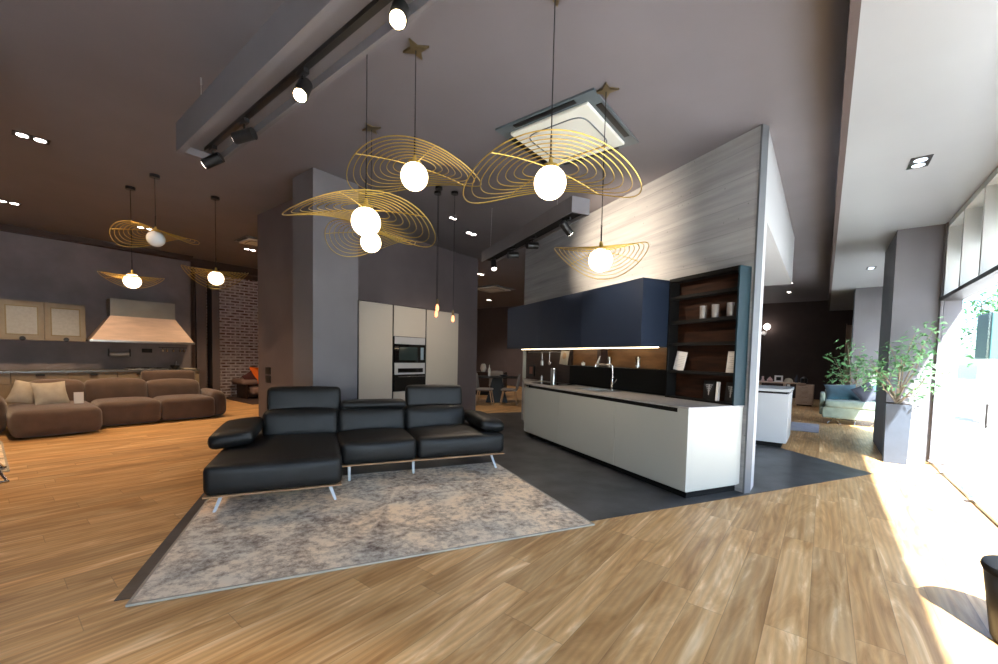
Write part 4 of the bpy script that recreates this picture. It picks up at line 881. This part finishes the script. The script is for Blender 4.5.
# seat by the brick wall with cushions
lo = thing('lounge_sofa', 'low mauve lounge seat against the brick wall', 'sofa', (-13.55, 5.0, 0.0125))
MB().cushion(-0.35, 0.35, 0.0, 1.5, 0.12, 0.34, r=0.07, puff=0.03).build('seat', MAUVEF, lo, True)
MB().cushion(-0.6, 0.25, -0.25, 0.20, 0.42, 0.56, r=0.06, puff=0.02).build('armrest', MAUVEF, lo, True)
MB().cushion(-0.68, -0.36, 0.0, 1.5, 0.2, 0.62, r=0.08, puff=0.02).build('backrest', MAUVEF, lo, True)
MB().box(-0.5, 0.22, -0.12, -0.08, 0.0, 0.44).box(-0.5, 0.3, -0.08, 1.4, 0.06, 0.12).build('frame', DARKW, lo)
pillow('bright orange cushion on the lounge seat by the brick wall', (-13.58, 5.36, 0.68), (0, R(-15), 0), 0.56, ORANGE, 'cushions on the mauve lounge seat')
pillow('dark burgundy cushion beside the orange one', (-13.46, 5.02, 0.62), (R(30), R(-10), R(10)), 0.34, BURG, 'cushions on the mauve lounge seat')
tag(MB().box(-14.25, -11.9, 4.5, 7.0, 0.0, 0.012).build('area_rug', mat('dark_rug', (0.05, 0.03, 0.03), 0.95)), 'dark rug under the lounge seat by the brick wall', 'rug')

# left edge: second patterned rug and chrome chair
o = thing('area_rug', 'patterned pale rug cut by the left photo edge', 'rug', (-8.35, -1.1, 0.0005))
MB().box(-1.15, 1.15, -1.3, 1.27, 0, 0.012).build('pile', RUG, o); MB().box(-1.17, -1.15, -1.3, 1.29, 0, 0.013).box(1.15, 1.17, -1.3, 1.29, 0, 0.013).box(-1.15, 1.15, 1.27, 1.29, 0, 0.013).build('border', CREAMF, o)
ch = thing('lounge_chair', 'chrome-framed chair mostly outside the left photo edge', 'chair', (-6.62, -0.25, 0.0))
MB().tube([(0.0, 0.42, 0.012), (0.0, -0.3, 0.012)], 0.012, seg=8).tube([(0.0, 0.40, 0.02), (-0.55, 0.20, 0.42)], 0.012, seg=8).build('leg', CHROME, ch, True)
MB().tube([(-0.7, 0.42, 0.026), (-0.7, -0.3, 0.026)], 0.012, seg=8).tube([(-0.7, 0.40, 0.03), (-0.2, 0.20, 0.42)], 0.012, seg=8).build('leg', CHROME, ch, True)
MB().cushion(-0.75, 0.0, -0.4, 0.22, 0.42, 0.54, r=0.05).build('seat', LEATHER, ch, True)
MB().cushion(-0.78, -0.66, -0.4, 0.22, 0.5, 0.95, r=0.05).build('backrest', LEATHER, ch, True)

# ================================================================== DINING AREA
tb = thing('dining_table', 'dark pedestal dining table in the far room', 'table', (-8.04, 10.1, 0), R(38))
MB().box(-0.7, 0.7, -0.42, 0.42, 0.76, 0.80, bev=0.01).build('tabletop', BLACKM, tb)
MB().hull8([(-0.34, -0.28, 0.0), (0.34, -0.28, 0.0), (0.34, 0.28, 0.0), (-0.34, 0.28, 0.0)], [(-0.14, -0.12, .76), (0.14, -0.12, .76), (0.14, 0.12, .76), (-0.14, 0.12, .76)]).build('pedestal', BLACKM, tb)
def dchair(lab, loc, rz):
    c = thing('dining_chair', lab, 'chair', loc, rz, 'grey dining chairs with ash legs at the dark table')
    MB().cushion(-0.23, 0.23, -0.23, 0.23, 0.42, 0.48, r=0.03).build('seat', CHAIRF, c, True)
    MB().cushion(-0.23, 0.23, -0.03, 0.03, 0.44, 0.92, r=0.028, fn=lambda q: (q[0], q[1] - 0.22 - (q[2] - .44) * .15, q[2])).build('backrest', CHAIRF, c, True)
    for sx in (-1, 1):
        for sy in (-1, 1):
            MB().cyl((sx * .19, sy * .17, 0.43), (sx * .23, sy * .25, 0.0), 0.02, 0.013, seg=8).build('leg', CHAIRW, c, True)
    return c
dchair('grey dining chair on the left of the dark table', (-7.84, 9.28, 0), R(-58))
c2 = dchair('grey dining chair on the right of the dark table', (-7.27, 9.72, 0), R(122))
dchair('grey dining chair behind the dark table', (-8.6, 10.75, 0), R(-142))
o = thing('water_bottle', 'clear bottle standing on the dark dining table', 'bottle', (-8.2, 9.9, 0.80)); MB().lathe([(0.04, 0), (0.04, 0.22), (0.015, 0.28), (0.015, 0.34)], seg=14).build('body', PAPER, o, True); MB().lathe([(0.017, 0.34), (0.017, 0.36), (0, .36)], seg=12).build('cap', CHROME, o, True)
tag(MB().lathe([(0.05, 0), (0.14, 0.04), (0.15, 0.05), (0.0, 0.015)], seg=20).build('bowl', GREYF, smooth=True, loc=(-7.85, 10.2, 0.80)), 'shallow bowl on the dark dining table', 'bowl')
sb = thing('sideboard', 'dark sideboard behind the left dining chair', 'sideboard', (-9.95, 11.6, 0), R(28))
MB().box(-0.9, 0.9, -0.22, 0.22, 0.12, 0.85).build('body', DARKW, sb)
MB().box(-0.8, 0.8, -0.2, 0.2, 0, 0.12).build('plinth', BLACKP, sb)
MB().box(-0.88, -0.02, -0.24, -0.22, 0.14, 0.83).build('door', DARKW, sb); MB().box(0.02, 0.88, -0.24, -0.22, 0.14, 0.83).build('door', DARKW, sb)
for (x, y, r, h, lab) in ((-10.3, 11.3, 0.14, 0.35, 'white round vase on the sideboard, left one'), (-9.9, 11.6, 0.12, 0.30, 'white round vase on the sideboard, right one')):
    tag(MB().lathe([(r * .6, 0), (r, h * .4), (r * .8, h * .8), (r * .5, h)], seg=18).build('vase', mat('white_ceramic', (0.85, 0.83, 0.8), 0.4), smooth=True, loc=(x, y, 0.85)), lab, 'vase', 'white vases on the sideboard')
mat('rust_curtain', (0.11, 0.05, 0.032), 0.9)
cu2 = tag(MB().box(4.62, 4.68, 8.35, 8.60, 0, 3.2).build('curtain', MATS['rust_curtain'], rotz=KA), 'narrow rust brown curtain beside the concrete wall', 'curtain')

# ================================================================== RIGHT BACK ROOM
ct = thing('kitchen_island', 'white kitchen island counter behind the concrete wall', 'island', (0, 0, 0))
MB().box(-2.2, -0.43, 8.2, 9.3, 0.09, 0.905).build('body', WHITEP, ct)
MB().box(-2.15, -0.50, 8.26, 9.24, 0.004, 0.09).build('plinth', BLACKP, ct)
MB().box(-2.2, -0.45, 8.22, 9.28, 0.905, 0.94).build('grip_channel', BLACKP, ct)
MB().box(-2.22, -0.41, 8.18, 9.32, 0.94, 0.985, bev=0.004).build('worktop', WHITEP, ct)
gs = thing('velvet_sofa', 'sage and teal velvet sofa beyond the column', 'sofa', (0, 0, 0))
MB().cushion(0.02, 1.27, 12.45, 13.25, 0.14, 0.42, r=0.03, puff=0.0).build('base', MINT, gs, True)
MB().cushion(0.05, 1.27, 12.40, 13.2, 0.40, 0.56, r=0.05, puff=0.01).build('seat_cushion', MINT, gs, True)
MB().cushion(0.05, 1.27, 13.15, 13.35, 0.3, 0.80, r=0.06, puff=0.0).build('backrest', MINT, gs, True)
MB().cushion(-0.04, 0.06, 12.5, 13.3, 0.2, 0.72, r=0.04, puff=0.0).build('armrest', MINT, gs, True)
for x in (0.25, 0.62, 1.0): MB().tube([(x - .12, 12.55, 0.005), (x, 12.6, 0.15), (x + .12, 12.55, 0.005)] if x != 0.62 else [(x, 12.55, .005), (x, 12.6, .15)], 0.012, seg=6).build('leg', CHROME, gs, True)
def soft(lab, loc, rot, w, m_): return pillow(lab, loc, rot, w, m_, 'cushions on the velvet sofa')
soft('wide teal cushion at the left of the velvet sofa', (0.36, 12.98, 0.74), (R(5), R(-55), R(-88)), 0.62, TEAL)
soft('slate grey cushion leaning on the velvet sofa', (0.80, 12.68, 0.76), (R(30), R(-25), R(-70)), 0.44, GREYF)
soft('teal cushion at the sunlit right of the velvet sofa', (1.08, 12.98, 0.76), (R(10), R(-20), R(-85)), 0.42, TEAL)
tag(MB().box(-1.2, -0.02, 10.6, 12.1, 0.0005, 0.010).build('area_rug', mat('lilac_rug', (0.36, 0.35, 0.38), 0.95, var=.1)), 'pale lilac rug behind the white island', 'rug')
dk = thing('desk', 'pale wooden desk against the dark brown wall', 'desk', (-1.1, 17.2, 0))
MB().box(-0.7, 0.65, -0.3, 0.3, 0.72, 0.76, bev=0.004).build('desktop', DESKW, dk)
MB().box(0.05, 0.10, -0.28, 0.28, 0, 0.72).box(-0.68, -0.63, -0.28, 0.28, 0, 0.72).build('leg', DESKW, dk)
MB().box(0.16, 0.24, -0.36, -0.30, 0, 0.70).build('leg', PALEF, dk)
pe = thing('drawer_pedestal', 'pale four-drawer pedestal at the right of the desk', 'drawers', (-0.46, 17.25, 0))
MB().box(-0.24, 0.24, -0.28, 0.3, 0.04, 0.70).build('body', DESKW, pe); MB().box(-0.2, 0.2, -0.25, 0.25, 0.0, 0.04).build('plinth', BLACKP, pe)
for k in range(4):
    d = MB().box(-0.23, 0.23, -0.295, -0.28, 0.06 + k * .16, 0.205 + k * .16, bev=0.003).build('drawer', DESKW, pe); MB().cyl((-0.08, -0.31, 0.13 + k * .16), (0.08, -0.31, 0.13 + k * .16), 0.008, seg=8).build('handle', CHROME, d, True)
PINK = mat('blush_ceramic', (0.5, 0.3, 0.27), 0.5)
tag(MB().lathe([(0.04, 0), (0.05, 0.05), (0.03, 0.1), (0.04, 0.17), (0, .18)], seg=14).build('figurine', PINK, smooth=True, loc=(-1.66, 17.05, 0.76)), 'small blush ornament at the left end of the desk', 'ornament', 'ornaments on the desk')
tag(MB().lathe([(0.07, 0), (0.09, 0.06), (0.05, 0.12), (0, .17)], seg=14).build('jar', PINK, smooth=True, loc=(-1.45, 17.05, 0.76)), 'rounded blush pot beside the framed photo on the desk', 'jar', 'ornaments on the desk')
o = thing('picture_frame', 'white framed picture standing on the desk', 'picture', (-1.2, 17.05, 0.76), 0, 'ornaments on the desk'); MB().box(-0.12, 0.12, -0.01, 0.01, 0, 0.22).build('frame', PAPER, o); MB().box(-0.07, 0.07, -0.012, -0.01, 0.05, 0.17).build('print', BLACKM, o)
tag(MB().lathe([(0.12, 0), (0.13, 0.05), (0.09, 0.12), (0, .15)], seg=18).build('basket', CREAMF, smooth=True, loc=(-0.92, 17.05, 0.76)), 'round straw bowl on the desk right of the picture', 'basket', 'ornaments on the desk')
tag(MB().lathe([(0.05, 0), (0.05, 0.16), (0.02, 0.2), (0.02, .25)], seg=14).build('bottle', GREYF, smooth=True, loc=(-0.7, 17.15, 0.76)), 'grey bottle near the right end of the desk', 'bottle', 'ornaments on the desk')
tag(MB().lathe([(0.09, 0), (0.1, 0.14), (0.05, 0.2), (0, .22)], seg=14).build('vase', BLACKM, smooth=True, loc=(-0.50, 17.08, 0.76)), 'black rounded vase at the right end of the desk', 'vase', 'ornaments on the desk')

# ================================================================== PLANTS
p1 = thing('potted_ficus', 'leafy green plant in tall planter in front of the column', 'plant', (0.87, 8.30, 0.0))
MB().hull8([(-.12, -.12, 0), (.12, -.12, 0), (.12, .12, 0), (-.12, .12, 0)], [(-.135, -.135, .86), (.135, -.135, .86), (.135, .135, .86), (-.135, .135, .86)]).build('planter', POTM, p1)
MB().box(-.12, .12, -.12, .12, .86, .866).build('soil', SOIL, p1)
plant(p1, (0, 0, 0.86), [(-0.32, -.05, 1.38), (-0.12, .05, 1.72), (0.12, -.05, 1.86), (0.24, 0.05, 1.68), (-0.2, -.15, 1.15), (0.30, -.10, 1.32), (0.26, -.2, 1.02), (0.0, -.12, 1.5), (-0.33, .1, 1.5), (0.3, 0, 1.9)], 430, 0.095, 11, 0.085)
p2 = thing('potted_ficus', 'leafy green plant behind the velvet sofa', 'plant', (0.55, 13.75, 0.0))
MB().lathe([(0.16, 0), (0.20, 0.4), (0.19, 0.4), (0.0, 0.36)], seg=20).build('planter', POTM, p2, True)
plant(p2, (0, 0, 0.38), [(-0.35, 0, 1.55), (-0.1, 0, 1.9), (0.15, .1, 1.75), (-0.3, -.1, 1.15), (0.3, -.1, 1.4), (0.1, -.1, 1.3), (0.42, 0, 1.15), (-0.15, 0, 1.5)], 420, 0.12, 5, 0.12, stem=0.016)

# dark object by the glass at the lower right
o = thing('waste_bin', 'dark object by the glass at the lower right corner', 'bin', (0.89, 3.26, 0.0))
MB().lathe([(0.12, 0), (0.14, 0.02), (0.18, 0.36), (0.17, 0.38), (0.0, 0.38)], seg=28).build('body', BLACKM, o, True)
MB().lathe([(0.182, 0.36), (0.19, 0.38), (0.185, 0.40), (0.12, 0.405)], seg=28).build('rim', BLACKP, o, True)
